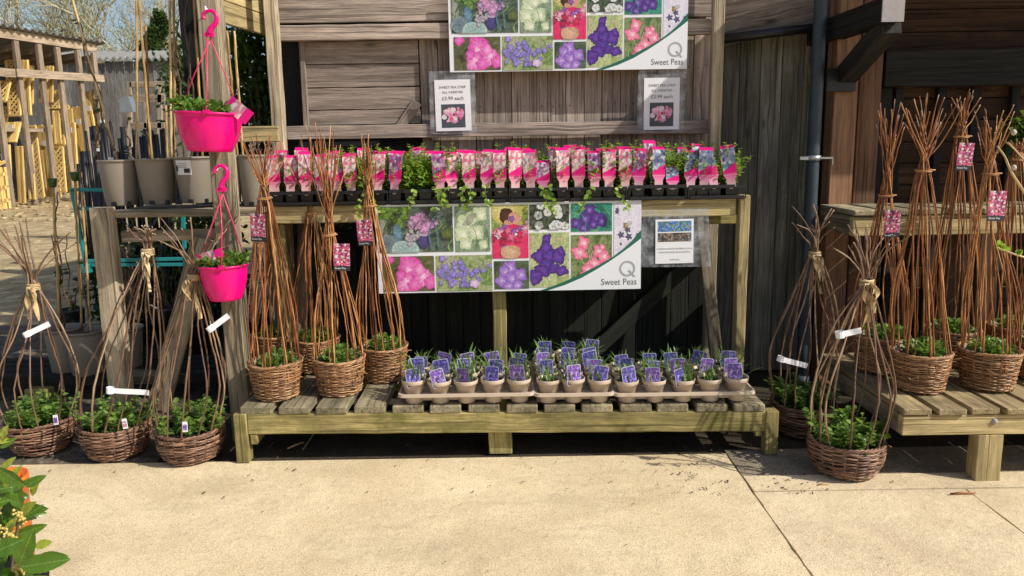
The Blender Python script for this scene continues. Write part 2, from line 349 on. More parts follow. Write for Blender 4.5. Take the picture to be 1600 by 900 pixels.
def struct(name,mb,mat=None,bevel=0.): return tag(mb.obj(name,mat,bevel=bevel),None,None,None,'structure')
def sheet(mb,x0,y0,x1,y1,z,m=None,nx=1,ny=1):
    vs=[];fs=[]
    for j in range(ny+1):
        for i in range(nx+1): vs.append((x0+(x1-x0)*i/nx,y0+(y1-y0)*j/ny,z))
    for j in range(ny):
        for i in range(nx): a=j*(nx+1)+i;fs.append((a,a+1,a+nx+2,a+nx+1))
    mb.add(vs,fs,m=m)
def spline(pts,n):
    P=[Vector(p) for p in pts];P=[P[0]*2-P[1]]+P+[P[-1]*2-P[-2]];out=[]
    for i in range(1,len(P)-2):
        for k in range(n):
            t=k/n;a,b,c,d=P[i-1:i+3]
            out.append(.5*((2*b)+(c-a)*t+(2*a-5*b+4*c-d)*t*t+(3*b-a-3*c+d)*t**3))
    out.append(P[-2]);return out
def rv(r=R): 
    while 1:
        v=Vector((r.uniform(-1,1),r.uniform(-1,1),r.uniform(-1,1)))
        if .01<v.length<=1:return v.normalized()
def text(s,size,mat,parent,loc,name='lettering',align='CENTER',rot=(PI/2,0,0),sx=1.):
    c=bpy.data.curves.new('txt','FONT');c.body=s;c.size=size;c.align_x=align;c.fill_mode='FRONT';c.resolution_u=3
    o=bpy.data.objects.new('txt',c);COL.objects.link(o);bpy.context.view_layer.update()
    dg=bpy.context.evaluated_depsgraph_get();me=bpy.data.meshes.new_from_object(o.evaluated_get(dg));bpy.data.objects.remove(o)
    me.name=name;me.materials.clear();me.materials.append(M[mat]);q=bpy.data.objects.new(name,me);COL.objects.link(q);q.parent=parent;q.location=loc;q.rotation_euler=rot;q.scale=(sx,1,1);return q
# ------------------------------------------------------------------ ground
mb=MB();sheet(mb,-120,-20,90,160,-.016);struct('ground',mb,'yard')
mb=MB();sheet(mb,-1.9,-3,6,8,-.010);sheet(mb,-9,-3,-1.9,6.3,-.010);struct('shade_dirt_ground',mb,'dirt')  # dark sheet stands in for bench shade, and shows as dirt in joints
def slab(name,x0,y0,x1,y1,mat,z=0.):
    mb=MB();n=max(2,int((y1-y0)/.05));pts=[]
    def jit(): return R.uniform(-.0025,.0025)
    L=[(x0+jit(),y0+(y1-y0)*k/n) for k in range(n+1)];Rr=[(x1+jit(),y0+(y1-y0)*k/n) for k in range(n,-1,-1)]
    ring=L+Rr;vs=[(x,y,z) for x,y in ring]+[(x,y,z-.014) for x,y in ring];m=len(ring)
    mb.add(vs,[tuple(range(m))[::-1]]+[(i,(i+1)%m,m+(i+1)%m,m+i) for i in range(m)]);return struct(name,mb,mat,bevel=.0)
slab('concrete_apron',-6.5,-1.5,1.022,3.372,'conc')
slab('concrete_apron',-9.,3.378,-1.75,6.3,'gravel',-.003)
slab('concrete_slab',1.030,-1.5,1.937,2.968,'conc2',.001)
slab('concrete_slab',1.945,-1.5,5.,2.968,'conc2')
slab('kerb_slab',1.030,2.974,5.,3.12,'conc2',.004)
slab('concrete_floor',1.030,3.124,5.,3.42,'floor',-.002)
# ------------------------------------------------------------------ main timber fence
def vboards(mb,xs,z0,z1,Y,th=.02,gap=.004,m=None,tintr=(.8,1.2),wob=.0015,zj=0.):
    for a,b in zip(xs[:-1],xs[1:]):
        mb.board(((a+b)/2,Y+R.uniform(0,.006),z0),((a+b)/2,Y+R.uniform(0,.006),z1+R.uniform(-zj,zj)),b-a-gap,th,(1,0,0),R.uniform(*tintr),m,10,wob)
def frange(a,b,st):
    n=max(1,round((b-a)/st));return [a+(b-a)*k/n for k in range(n+1)]
fz=lambda px,py,Y=4.4:U(px,py,Y)
fen=thing('timber_fence','weathered grey brown board fence carrying the big flower banner','fence',(0,4.42,0))
def fo(mb,name,mat,bev=.002):
    o=mb.obj(name,mat,fen,bevel=bev);o.location=(0,-4.42,0);return o
XL=fz(655,120).x
mb=MB();xs_=frange(XL,1.19,.107);vboards(mb,xs_,1.10,2.75,4.45,m='fence')
for a,b in zip(xs_[:-1],xs_[1:]):
    for zc in (1.93,2.32,1.72,1.335):
        for xx in ((a+b)/2-.025,(a+b)/2+.02):
            if R.random()<.75: mb.lathe((xx+R.uniform(-.006,.006),4.4372,zc+R.uniform(-.012,.012)),[(.0004,-.003),(.003,-.002),(.0034,0),(.003,.002),(.0004,.003)],7,m='black')
fo(mb,'vertical_boards','fence',0)
mb=MB();vboards(mb,xs_,.0,1.097,4.45,tintr=(.45,.8));fo(mb,'vertical_boards','fenceshade')  # lower boards coloured darker for the shade below the table top
mb=MB();mb.box((-.08,4.485,1.4),(2.56,.015,2.8));fo(mb,'dark_backing','darkgap',0)  # single black layer added so the gaps between boards stay dark
mb=MB();vboards(mb,frange(-1.36,XL-.005,.107),.0,1.5,4.46,tintr=(.45,.8));fo(mb,'vertical_boards','fenceshade')
mb=MB()   # horizontal boards hatch x475-655
zz=[fz(560,195).z,fz(560,171).z,fz(560,136).z,fz(560,99).z,fz(560,62).z]
for a,b in zip(zz[:-1],zz[1:]): mb.board((fz(476,120).x,4.44,(a+b)/2),(XL-.005,4.44,(a+b)/2),b-a-.005,.022,(0,0,1),R.uniform(.62,.85),None,8,.0012)
fo(mb,'horizontal_boards','fence')
mb=MB();mb.board((fz(476,120).x-.012,4.425,1.58),(fz(476,120).x-.012,4.425,2.15),.03,.03,(1,0,0),.7);fo(mb,'edge_batten','fence')
mb=MB();zt=(2.155+.14,);mb.board((-1.34,4.405,2.285),(1.2,4.405,2.285),.165,.026,(0,0,1),.95,None,20,.0012);mb.board((-1.34,4.405,2.458),(1.2,4.405,2.458),.165,.026,(0,0,1),.9,None,20,.0012);fo(mb,'wide_board','fence')
for (py0,py1,Yr,t) in ((38,62,4.375,1.05),(195,216,4.38,.95)):
    a0,b0=fz(600,py0,Yr),fz(600,py1,Yr);zc=(a0.z+b0.z)/2
    mb=MB();mb.board((-1.30,Yr,zc),(1.19,Yr,zc),a0.z-b0.z,.04,(0,0,1),t,None,20,.0015);fo(mb,'rail','fence',.003)
mb=MB();mb.board((.3,4.385,.95),(1.19,4.385,.95),.09,.04,(0,0,1),.4);mb.board((-1.3,4.385,.95),(.3,4.385,.95),.09,.04,(0,0,1),.4);fo(mb,'rail','fenceshade')
mb=MB();mb.board((.35,4.37,.1),(1.15,4.37,.85),.09,.03,(0,0,1),.8);fo(mb,'brace','fenceshade')
mb=MB();q=fz(655,195);mb.board((q.x-.13,4.42,1.58),(q.x-.01,4.42,1.75),.06,.015,(0,0,1),.8);fo(mb,'brace','fence')
def tpost(px,py,Y,w,top,mat,label,name='timber_post',th=None):
    q=U(px,py,Y);mb=MB();mb.board((q.x,Y,0),(q.x,Y,top),w,th or w,(1,0,0),R.uniform(.95,1.1),None,14,.002);o=mb.obj(name,mat,bevel=.004);return tag(o,label,'post')
tpost(430,110,4.24,.066,2.7,'post','pale square post at left end of the board fence')
tpost(1119,110,4.30,.062,2.7,'post','grey post at right end of the board fence')
# dark fence
dk=thing('dark_fence','dark greenish board fence between the banner fence and the drainpipe','fence',(1.5,4.7,0))
mb=MB();xs=frange(1.16,1.95,.125);vboards(mb,xs,0,fz(1190,47,4.7).z,4.68,m=None,tintr=(.7,1.5));o=mb.obj('vertical_boards','fencegrn',dk,bevel=.002);o.location=(-1.5,-4.7,0)
# weatherboard gable above it
wb=thing('weatherboard_gable','weathered overlapping boards sloping above the dark fence','wall',(1.6,5.3,2.3))
mb=MB()
for k in range(7):
    z0=2.10+k*.155
    mb.board((1.22,4.55,z0+.02),(2.05,4.05+.5,z0+.19),.16,.022,(0,0,1),R.uniform(.5,.8),None,6,.001)
o=mb.obj('boards','fence',wb,bevel=.002);o.location=(-1.6,-5.3,-2.3)
mb=MB();mb.tube([(1.22,4.5,2.085),(1.95,4.5,2.16)],.028,10,.5);o=mb.obj('gutter','black',wb);o.location=(-1.6,-5.3,-2.3)
# drainpipe
pp=thing('drainpipe','round blue grey drainpipe with a metal clip between dark fence and brown posts','drainpipe',(U(1270,250,4.3).x,4.3,0))
mb=MB();mb.tube([(0,0,z*.25) for z in range(0,12)],.036,20,.5);mb.tube([(0,0,.0),(0,0,.09)],.047,20);mb.tube([(0,0,2.6),(0,0,2.72)],.047,20);mb.obj('pipe','pipe',pp)
mb=MB();zc=U(1262,247,4.3).z;mb.tube([(0,0,zc-.014),(0,0,zc+.014)],.044,20);mb.box((-.06,-.02,zc),(.05,.02,.018));mb.box((.065,-.03,zc),(.07,.012,.010));mb.box((.10,-.03,zc-.02),(.006,.014,.045));mb.obj('clip','metal',pp)
# ------------------------------------------------------------------ right shed
sh=thing('timber_shed','dark stained timber shed with brown corner posts at the right','shed',(2.4,4.5,0))
def sp_(mb,name,mat,bev=.002):
    o=mb.obj(name,mat,sh,bevel=bev);o.location=(-2.4,-4.5,0);return o
for (a,b,Y,t) in ((1294,1330,4.42,1.15),(1332,1366,4.47,.72)):
    x0,x1=U(a,200,Y).x,U(b,200,Y).x;mb=MB();mb.board(((x0+x1)/2,Y,0),((x0+x1)/2,Y,2.8),x1-x0,.12,(1,0,0),t,None,8,.001);sp_(mb,'corner_post','brown',.004)
mb=MB();z=0.02
while z<2.9:
    mb.board((2.03,4.66,z+.065),(5.2,4.66,z+.065),.128,.022,(0,-.16,1),R.uniform(.7,1.35),None,6,.0008);z+=.132
sp_(mb,'cladding','clad')
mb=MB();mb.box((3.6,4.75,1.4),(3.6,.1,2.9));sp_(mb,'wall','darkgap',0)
mb=MB();a,b=U(1500,78,4.55).z,U(1500,134,4.55).z;mb.board((U(1380,100,4.55).x,4.55,(a+b)/2),(5.2,4.55,(a+b)/2),a-b,.06,(0,0,1),1.2,None,14,.002);sp_(mb,'beam','black_beam',.004)
for px in (1378,1400,1466,1520,1580,1650,1720):
    mb=MB();x=U(px,200,4.6).x;mb.board((x,4.60,0),(x,4.60,b-.005),.05 if px!=1378 else .08,.04,(1,0,0),1.);sp_(mb,'batten','black_beam')
mb=MB();x=U(1395,12,3.74).x;zb=U(1395,14,3.74).z;mb.board((x,4.66,zb),(x,3.74,zb),.118,.105,(0,0,1),.9);sp_(mb,'bracket_beam','black_beam',.004)
mb=MB();mb.box((x,3.735,zb),(.108,.008,.122));sp_(mb,'beam_end','pale_end',0)
mb=MB();p0=U(1322,118,4.36);p1=U(1392,38,3.80);mb.board(p0,p1,.10,.10,(0,0,1),1.3);sp_(mb,'bracket_strut','black_beam',.004)
mb=MB();mb.box((U(1310,120,4.35).x+.01,4.34,U(1310,120,4.35).z-.02),(.17,.02,.13));sp_(mb,'bracket_shoe','black',.003)
mb=MB();mb.board((1.9,4.20,2.80),(5.3,4.20,2.80),1.1,.03,(0,1,.12),1.);sp_(mb,'eave','black_beam')
for k in range(9):
    mb=MB();x=U(1360+k*60+7*R.random(),330+60*(k%2),4.56).x
# ------------------------------------------------------------------ main bench (low) and staging table
BX0,BX1=-1.33,1.245
def bz(x): return .281-.0105*(x-BX0)
bn=thing('slatted_bench','low slatted greenish timber bench carrying willow baskets and bluebell pots','bench',(0,3.4,0))
def bo(mb,name,mat,bev=.004):
    o=mb.obj(name,mat,bn,bevel=bev);o.location=(0,-3.4,0);return o
FY=3.375
mb=MB();za,zb_=bz(BX0)-.037,bz(BX1)-.037;mb.board((BX0+.05,FY,za-.05),(BX1-.03,FY,zb_-.05),.102,.04,(0,0,1),1.,None,24,.0018);bo(mb,'front_board','greenwood')
mb=MB();mb.board((BX0+.05,4.0,za-.05),(BX1-.03,4.0,zb_-.05),.102,.04,(0,0,1),.8);bo(mb,'back_board','greenwood')
x=BX0+.02;k=0
while x<BX1-.1:
    w=.148;mb=MB();zc=bz(x+w/2)-.018;mb.board((x+w/2+R.uniform(-.003,.003),FY-.022+R.uniform(-.004,.004),zc),(x+w/2,4.03,zc),w,.036,(1,0,0),R.uniform(.75,1.15),None,8,.0015);bo(mb,'slat','slat',.004);x+=.1815
for (lx,ly) in ((BX0+.018,FY-.0),(BX1-.012,FY),(-.07,FY+.06),(BX0+.018,4.0),(BX1-.012,4.0),(-.07,3.95)):
    mb=MB();side=abs(lx+.07)>.01;zt=bz(lx)-(.033 if side else .14);mb.board((lx,ly,0),(lx,ly,zt),.062 if side else .115,.06,(1,0,0),.9,None,3,.001);bo(mb,'leg','greenwood')
for lx in (BX0+.075,BX1-.07):
    mb=MB();mb.board((lx,FY-.018,.115),(lx,4.02,.115),.05,.035,(0,0,1),.8);bo(mb,'cross_rail','greenwood')
# table
tb=thing('staging_table','tall greenish timber staging table holding the row of black seedling trays','table',(0,4.1,0))
def to(mb,name,mat,bev=.004):
    o=mb.obj(name,mat,tb,bevel=bev);o.location=(0,-4.1,0);return o
TZ=1.19;TY=3.955
mb=MB();mb.board((-1.3,TY,TZ-.047),(1.205,TY,TZ-.043),.094,.04,(0,0,1),1.12,None,22,.0015);to(mb,'front_rail','palewood')
mb=MB()
for k in range(3): mb.board((-1.3,TY+.07+k*.13,TZ-.002),(1.2,TY+.07+k*.13,TZ-.002),.11,.02,(0,1,0),.8)
to(mb,'top_boards','slat',.002)
mb=MB();mb.board((1.245,TY-.01,0),(1.245,TY-.01,TZ+.02),.055,.065,(1,0,0),1.,None,10,.002);to(mb,'leg','palewood')
mb=MB();q=U(781,500,TY+.03);mb.board((q.x,TY+.045,0),(q.x,TY+.045,TZ-.10),.075,.045,(1,0,0),.85,None,8,.002);to(mb,'leg','greenwood')
mb=MB();mb.board((-1.27,TY+.045,0),(-1.27,TY+.045,TZ-.10),.075,.045,(1,0,0),.75,None,8,.002);to(mb,'leg','greenwood')
for x0,x1 in ((1.10,1.20),(-1.2,-1.25)):
    mb=MB();mb.board((x0,TY+.33,TZ-.05),(x1,TY+.12,.0),.07,.035,(1,0,0),.5);to(mb,'splayed_leg','post')
mb=MB();q=U(1135,345,TY+.03);mb.board((1.07,TY+.1,q.z),(1.25,TY+.1,q.z),.045,.05,(0,0,1),.7);to(mb,'corner_block','greenwood')
# ------------------------------------------------------------------ right benches
def planks_table(name,label,x0,y0,x1,y1,zt,nsl,w,mat_f,leg_x,fh,seed,slatm='slat',legm=None):
    r=thing(name,label,'bench' if zt<.6 else 'table',(x0,y0,0))
    def ro(mb,n,m,bev=.004):
        o=mb.obj(n,m,r,bevel=bev);o.location=(-x0,-y0,0);return o
    mb=MB();mb.board((x0,y0+.02,zt-.034-fh/2),(x1,y0+.02,zt-.034-fh/2),fh,.04,(0,0,1),1.05,None,14,.0015);ro(mb,'front_board',mat_f)
    mb=MB();mb.board((x0+.02,y0+.045,zt-.034-fh/2),(x0+.02,y1,zt-.034-fh/2),fh,.04,(0,0,1),.5);ro(mb,'side_board','post')
    x=x0
    while x<x1:
        mb=MB();mb.board((x+w/2,y0-.012+R.uniform(-.006,.006),zt-.015),(x+w/2,y1,zt-.017),w,.028,(1,0,0),R.uniform(.85,1.2),None,6,.0015);ro(mb,'slat',slatm);x+=w*1.19
    for lx in leg_x:
        for ly in (y0+.037,y1-.08):
            mb=MB();mb.board((lx,ly,0),(lx,ly,zt-.035-fh if ly<y0+.1 else zt-.036),.112,.07,(1,0,0),.95,None,4,.0015);ro(mb,'leg',legm or mat_f)
    return r,ro
q=U(1408,638,3.05)
RBZ=q.z;RBX=q.x;RBY=3.03
planks_table('slatted_bench','low slatted bench in front of the shed carrying willow baskets',RBX,RBY,4.2,3.9,RBZ+.005,12,.122,'palewood',(2.075,3.3),.09,3,slatm='slatr')
q=U(1334,331,3.92)
RTZ=q.z;RTX=q.x
planks_table('slatted_table','waist high slatted table against the dark shed',RTX,3.92,4.6,4.36,RTZ+.008,14,.145,'palewood',(RTX+.75,4.3),.105,4,legm='clad')
mb=MB();q=U(1554,658,RBY);mb.lathe((0,0,0),[(0.0,.008),(.010,.006),(.013,0)],16);o=mb.obj('bolt_head','pale_end');o.rotation_euler=(PI/2,0,0);o.location=(q.x,RBY-.0,q.z)
o.parent=[x for x in bpy.data.objects if x.name=='slatted_bench.001'][0] if 'slatted_bench.001' in bpy.data.objects else None
if o.parent: o.location=(q.x-RBX,-.002,q.z)
# ------------------------------------------------------------------ foliage helpers
def clump(mb,c,rx,ry,h,n,L,w,m,rr,round_=False,up=.7,stems=0,tr=(0.,1.)):
    for k in range(n):
        a=rr.uniform(0,2*PI);q=math.sqrt(rr.random());x=rx*q*math.cos(a);y=ry*q*math.sin(a)
        z=h*(rr.random()**.8)*(1-.45*q*q);d=Vector((math.cos(a)*rr.uniform(.2,1.1)+rr.uniform(-.5,.5),math.sin(a)*rr.uniform(.2,1.1)+rr.uniform(-.5,.5),rr.uniform(-.1,up+.3)))
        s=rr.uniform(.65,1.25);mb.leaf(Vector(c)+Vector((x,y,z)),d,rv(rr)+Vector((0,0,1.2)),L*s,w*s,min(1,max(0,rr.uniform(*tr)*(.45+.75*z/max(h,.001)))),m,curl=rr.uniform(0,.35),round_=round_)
def pea_sprigs(mb,c,rx,ry,h,n,m,rr,L=.03):
    # upright stems carrying paired oval leaves
    for k in range(n):
        a=rr.uniform(0,2*PI);q=math.sqrt(rr.random())
        p=Vector(c)+Vector((rx*q*math.cos(a),ry*q*math.sin(a),0));d=Vector((math.cos(a)*q*.5+rr.uniform(-.25,.25),math.sin(a)*q*.5+rr.uniform(-.25,.25),1)).normalized()
        hh=h*rr.uniform(.55,1.1);ns=max(3,int(hh/.016));pts=[]
        for i in range(ns+1):
            t=i/ns;pts.append(p+d*hh*t+Vector((rr.uniform(-.003,.003),rr.uniform(-.003,.003),0)))
        mb.tube(pts,.0013,4,.45,m)
        ph=rr.uniform(0,PI)
        for i in range(1,ns+1):
            for sg in (0,PI):
                b=ph+i*1.3+sg;dd=Vector((math.cos(b),math.sin(b),rr.uniform(.15,.8)));s=rr.uniform(.5,1.35)*(1.1-.35*i/ns)
                mb.leaf(pts[i],dd,Vector((0,0,1))+rv(rr)*.5,L*s,L*.62*s,rr.uniform(.1,1)*(.5+.5*i/ns),m,curl=rr.uniform(-.1,.3),round_=True)
# ------------------------------------------------------------------ willow planters
def weave(rt,rb,h,bowl,seed,rows,thick,nst=22):
    rr=random.Random(seed);mb=MB();seg=nst*3
    for k in range(rows):
        z=.012+(h-.03)*k/(rows-1);t=z/h
        rad=rb+(rt-rb)*(t if not bowl else math.sin(t**.75*PI/2))
        if bowl: rad*=1+.05*math.sin(t*PI)
        for strand in (0,1) if k%3==0 else (0,):
            ph=rr.uniform(0,.3)+PI*((k+strand)%2);pts=[];zz=z+strand*.003;tw=rr.uniform(0,6)
            for q in range(seg):
                a=2*PI*q/seg;r=rad+thick*.95*math.sin(a*nst/2+ph)+rr.uniform(-.0008,.0008)
                pts.append((r*math.cos(a),r*math.sin(a),zz+thick*.75*math.sin(a*2+tw)+thick*.35*math.sin(a*5+tw)+rr.uniform(-.0007,.0007)))
            mb.tube(pts,[thick*rr.uniform(.75,1.1)]*seg,5,[0]*0 or rr.uniform(.15,.95),None,closed=True)
    for s in range(nst):   # upright stakes
        a=2*PI*s/nst;pts=[]
        for i in range(6):
            t=i/5;rad=rb+(rt-rb)*(t if not bowl else math.sin(t**.75*PI/2)*(1+.0))
            if bowl: rad*=1+.05*math.sin(t*PI)
            pts.append((rad*math.cos(a),rad*math.sin(a),t*h))
        mb.tube(pts,thick*.9,5,rr.uniform(.1,.6))
    for s in range(3):     # twisted rim
        pts=[]
        for q in range(seg):
            a=2*PI*q/seg;b=a*14+s*2*PI/3;r=rt+thick*1.3*math.cos(b);pts.append((r*math.cos(a),r*math.sin(a),h-.004+thick*1.3*math.sin(b)+.003*math.sin(a*3)))
        mb.tube(pts,thick*1.05,5,rr.uniform(.4,.9),closed=True)
    for s in range(12):    # stray ends
        a=rr.uniform(0,2*PI);t=rr.uniform(.2,1.);rad=rb+(rt-rb)*t+.004;p=Vector((rad*math.cos(a),rad*math.sin(a),h*t));d=Vector((-math.sin(a)*rr.choice((-1,1)),math.cos(a)*.6,rr.uniform(-.3,.6)))+Vector((math.cos(a),math.sin(a),0))*.4
        mb.tube([p,p+d*.02,p+d*rr.uniform(.03,.06)],[thick*.8,thick*.7,thick*.5],5,.8)
    lin=MB();lin.lathe((0,0,0),[(.001,.005),(rb-.012,.006)]+[( (rb+(rt-rb)*(t if not bowl else math.sin(t**.75*PI/2)))-.010,t*h) for t in (.25,.5,.75,.97)]+[(rt-.018,h*.99),(rt-.02,h*.8)],24)
    return mb,lin
WV={}
def getweave(kind,var):
    if (kind,var) not in WV:
        mb,lin=weave(*( (.128,.103,.185,False,10+var,19,.0036,22) if kind=='tall' else (.156,.104,.165,True,30+var,15,.0046,20)))
        WV[(kind,var)]=(mb,lin)
    return WV[(kind,var)]
WM={}
def planter(kind,var,base,tie,label,cat='willow planter',group=None,ncane=16,top_h=.42,flare=.11,seed=1,tagpx=None,tagY=None,white=None,scale=1.,tops=None,plants=True,mat=None,tiekind=None):
    rr=random.Random(seed);tall=kind=='tall';base=Vector(base);tie=Vector(tie)-base
    r=thing('willow_planter',label,cat,base,group);bm=('basket' if tall else 'basketdk')
    key=(kind,var)
    if key not in WM:
        a,b=getweave(*key);o=a.obj('basket',bm,r);l=b.obj('liner','moss' if tall else 'soil',r);WM[key]=(o,l)
    else:
        o=WM[key][0].copy();COL.objects.link(o);o.parent=r;l=WM[key][1].copy();COL.objects.link(l);l.parent=r
    o.rotation_euler.z=rr.uniform(0,6);o.scale=l.scale=(scale,scale,scale)
    h=(.185 if tall else .165)*scale;rt=(.128 if tall else .156)*scale
    mb=MB();mb.lathe((0,0,0),[(.0005,h*.86),(rt*.5,h*.87),(rt-.014,h*.83)],20,flut=lambda a,k:.03*math.sin(a*5+k));mb.obj('soil','soil',r)
    mb=MB()
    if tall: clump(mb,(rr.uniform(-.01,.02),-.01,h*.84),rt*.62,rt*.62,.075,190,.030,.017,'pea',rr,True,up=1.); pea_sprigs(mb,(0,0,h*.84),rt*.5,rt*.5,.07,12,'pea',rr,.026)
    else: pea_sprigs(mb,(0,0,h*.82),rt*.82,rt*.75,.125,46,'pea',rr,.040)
    mb.obj('foliage','pea',r)
    rtie=(.026 if tall else .020)
    tz=tie.z
    for k in range(ncane):
        if tall: a=2*PI*((k//3)/(ncane/3))+(k%3)*rr.uniform(.08,.22)+rr.uniform(-.1,.1)
        else: a=2*PI*k/ncane+rr.uniform(-.15,.15)
        c,s_=math.cos(a),math.sin(a);rim=rt-.006-rr.uniform(0,.012)
        p0=Vector((rim*c,rim*s_,h*.55));pr=Vector((rim*c,rim*s_,h))
        at=a+rr.uniform(-.5,.5)+(rr.uniform(-.5,.5));pt=tie+Vector((rtie*math.cos(at),rtie*math.sin(at),rr.uniform(-.01,.01)))
        if tall:
            m1=pr.lerp(pt,.33)+Vector((c,s_,0))*rt*rr.uniform(.02,.22)+rv(rr)*.017;m2=pr.lerp(pt,.7)+Vector((c,s_,0))*rt*rr.uniform(-.04,.16)+rv(rr)*.012
            fl=flare*rr.uniform(.25,1.15);b=a+PI+rr.uniform(-.9,.9);th=top_h*rr.uniform(.62,1.05)
            pe=tie+Vector((fl*math.cos(b),fl*math.sin(b)*.8,th));pm=pt.lerp(pe,.5)+rv(rr)*.012
            pts=spline([p0,pr,m1,m2,pt,pm,pe],6);rad0,rad1=rr.uniform(.0027,.0045),rr.uniform(.0016,.0027)
        else:
            bel=rt*rr.uniform(.05,.26);m1=pr.lerp(pt,.30)+Vector((c,s_,0))*(bel+rt*.26)+rv(rr)*.022;m2=pr.lerp(pt,.68)+Vector((c,s_,0))*rt*rr.uniform(.12,.32)+rv(rr)*.02
            fl=flare*rr.uniform(.35,1.1);b=a+PI*rr.choice((0,1))+rr.uniform(-.9,.9);th=top_h*rr.uniform(.5,1.05)
            pe=tie+Vector((fl*math.cos(b),fl*math.sin(b)*.8,th));pm=pt.lerp(pe,.45)+Vector((0,0,.03))+rv(rr)*.012
            pts=spline([p0,pr,m1,m2,pt,pm,pe],6);rad0,rad1=rr.uniform(.0036,.0052),rr.uniform(.0024,.0034)
        n=len(pts);pts=[p+Vector((rr.uniform(-1,1),rr.uniform(-1,1),0))*.0016 for p in pts]
        mb=MB();mb.tube(pts,[rad0+(rad1-rad0)*i/(n-1)+(.0011 if i%5==rr.choice((2,3)) else 0) for i in range(n)],6,rr.uniform(0,1),mat or ('cane' if tall else 'canebr'),cap='cut');mb.obj('cane',None,r)
    if (tiekind or ('ring' if tall else 'raffia'))=='ring':
        mb=MB()
        for q in range(2):
            pts=[tie+Vector(((rtie+.007)*math.cos(2*PI*i/16),(rtie+.007)*math.sin(2*PI*i/16),.004*q+.003*math.sin(2*PI*i/16+q))) for i in range(16)];mb.tube(pts,.0028,5,.8,closed=True)
        e=tie+Vector((rtie+.006,-.01,0));mb.tube([e-Vector((.03,0,0)),e+Vector((.012,-.004,.004))],.003,5,.9);mb.obj('willow_tie','cane',r)
    else:
        mb=MB()
        for q in range(4):
            pts=[tie+Vector(((rtie+.006)*math.cos(2*PI*i/14),(rtie+.006)*math.sin(2*PI*i/14),-.015+.008*q+rr.uniform(-.002,.002))) for i in range(14)];mb.tube(pts,.0055,5,rr.random(),closed=True)
        for q in range(5):
            x=rr.uniform(-.012,.015);L=rr.uniform(.10,.20);p=tie+Vector((x,-.03,0));pts=[p,p+Vector((rr.uniform(-.02,.02),-.012,-.02)),p+Vector((rr.uniform(-.02,.03),-.01,-L*.5)),p+Vector((rr.uniform(-.02,.04),0,-L))]
            pts=spline(pts,4);w=rr.uniform(.006,.012);vs=[];gc=[]
            for i,pp_ in enumerate(pts):
                tw=i*.35+q;dx=Vector((math.cos(tw),math.sin(tw),0))*w;vs+=[pp_-dx,pp_+dx];gc+=[(i*.02,0,q),(i*.02,.01,q)]
            mb.add(vs,[(2*i,2*i+1,2*i+3,2*i+2) for i in range(len(pts)-1)],rr.random(),gc,smooth=True)
        mb.obj('raffia_tie','raffia',r)
    if tagpx:
        q=U(tagpx[0],tagpx[1],tagY)-base;t=MB();w,hh=.078,.132;t.add([(-w/2,0,-hh/2+.024),(w/2,0,-hh/2+.024),(w/2,0,hh/2),(-w/2,0,hh/2)],[(0,1,2,3)],m='card_pea')
        t.add([(-w/2,0,-hh/2),(w/2,0,-hh/2),(w/2,0,-hh/2+.0235),(-w/2,0,-hh/2+.0235)],[(0,1,2,3)],m='ink');t.add([(-w/2,.0012,-hh/2),(w/2,.0012,-hh/2),(w/2,.0012,hh/2),(-w/2,.0012,hh/2)],[(3,2,1,0)],m='ink')
        to_=t.obj('picture_tag',None,r);to_.location=q;to_.rotation_euler=(rr.uniform(-.08,.08),rr.uniform(-.06,.06),rr.uniform(-.3,.2))
        text('Sweet Pea',.0125,'paper',to_,(-.008,-.0012,-hh/2+.009))
    for (px,py,Yw,ang,L) in (white or []):
        q=U(px,py,Yw)-base;t=MB();n=8
        for i in range(n):
            x0=-L/2+L*i/n;x1=x0+L/n;f=lambda x:.004*math.sin(x*30);t.add([(x0,f(x0),-.013),(x1,f(x1),-.013),(x1,f(x1),.013),(x0,f(x0),.013)],[(0,1,2,3)])
        pts=[(-L/2-.002+.018*math.cos(a)-.012,.018*math.sin(a),0) for a in [2*PI*i/10 for i in range(11)]]
        for i in range(10): a,b=pts[i],pts[i+1];t.add([(a[0],a[1],-.014),(b[0],b[1],-.014),(b[0],b[1],.014),(a[0],a[1],.014)],[(0,1,2,3)])
        to_=t.obj('paper_band','paper',r);to_.location=q;to_.rotation_euler=(0,ang,rr.uniform(-.1,.1))
    return r
GW='tall willow cane planters on the slatted benches';GD='domed willow planters standing on the ground'
def onb(px,py): # point on main bench top
    q=G(px,py,.27);return Vector((q.x,q.y,bz(q.x)))
def tallp(px,py,tx,ty,label,seed,topy,var,tagpx=None,flare=.10,bench=0,nc=21,dy=0.,mat=None):
    b=onb(px,py) if bench==0 else G(px,py,RBZ+.007)
    b.y+=.10
    b=Vector((b.x*(b.y)/(b.y-.10),b.y,b.z));t=U(tx,ty,b.y+dy);tp=U(tx,topy,b.y)
    return planter('tall',var,b,t,label,group=GW,seed=seed,top_h=tp.z-t.z,flare=flare,tagpx=tagpx,tagY=b.y-.085 if tagpx else None,ncane=nc,mat=mat)
tallp(435,632,413,310,'willow cane planter at the front left corner of the main bench',1,212,0,(403,356),.11)
tallp(433,580,440,330,'willow planter half hidden behind the front left corner one on the main bench',2,222,1,None,.10)
tallp(533,624,514,367,'willow planter standing second from left at the front edge of the main bench',3,200,2,(534,402),.10)
tallp(497,588,487,333,'willow planter in the back row between the two front left ones, twisted dark canes',4,215,0,None,.13)
tallp(601,602,577,322,'willow planter next to the bluebell pots, leaning slightly left, picture tag on its front',5,212,1,(570,364),.055)
tallp(1433,618,1443,267,'willow planter at the front left of the right bench with the widest flared canes',6,150,2,None,.13,1)
tallp(1540,615,1547,272,'willow planter in the middle of the right bench beside the catkin branch',7,168,0,(1558,322),.12,1)
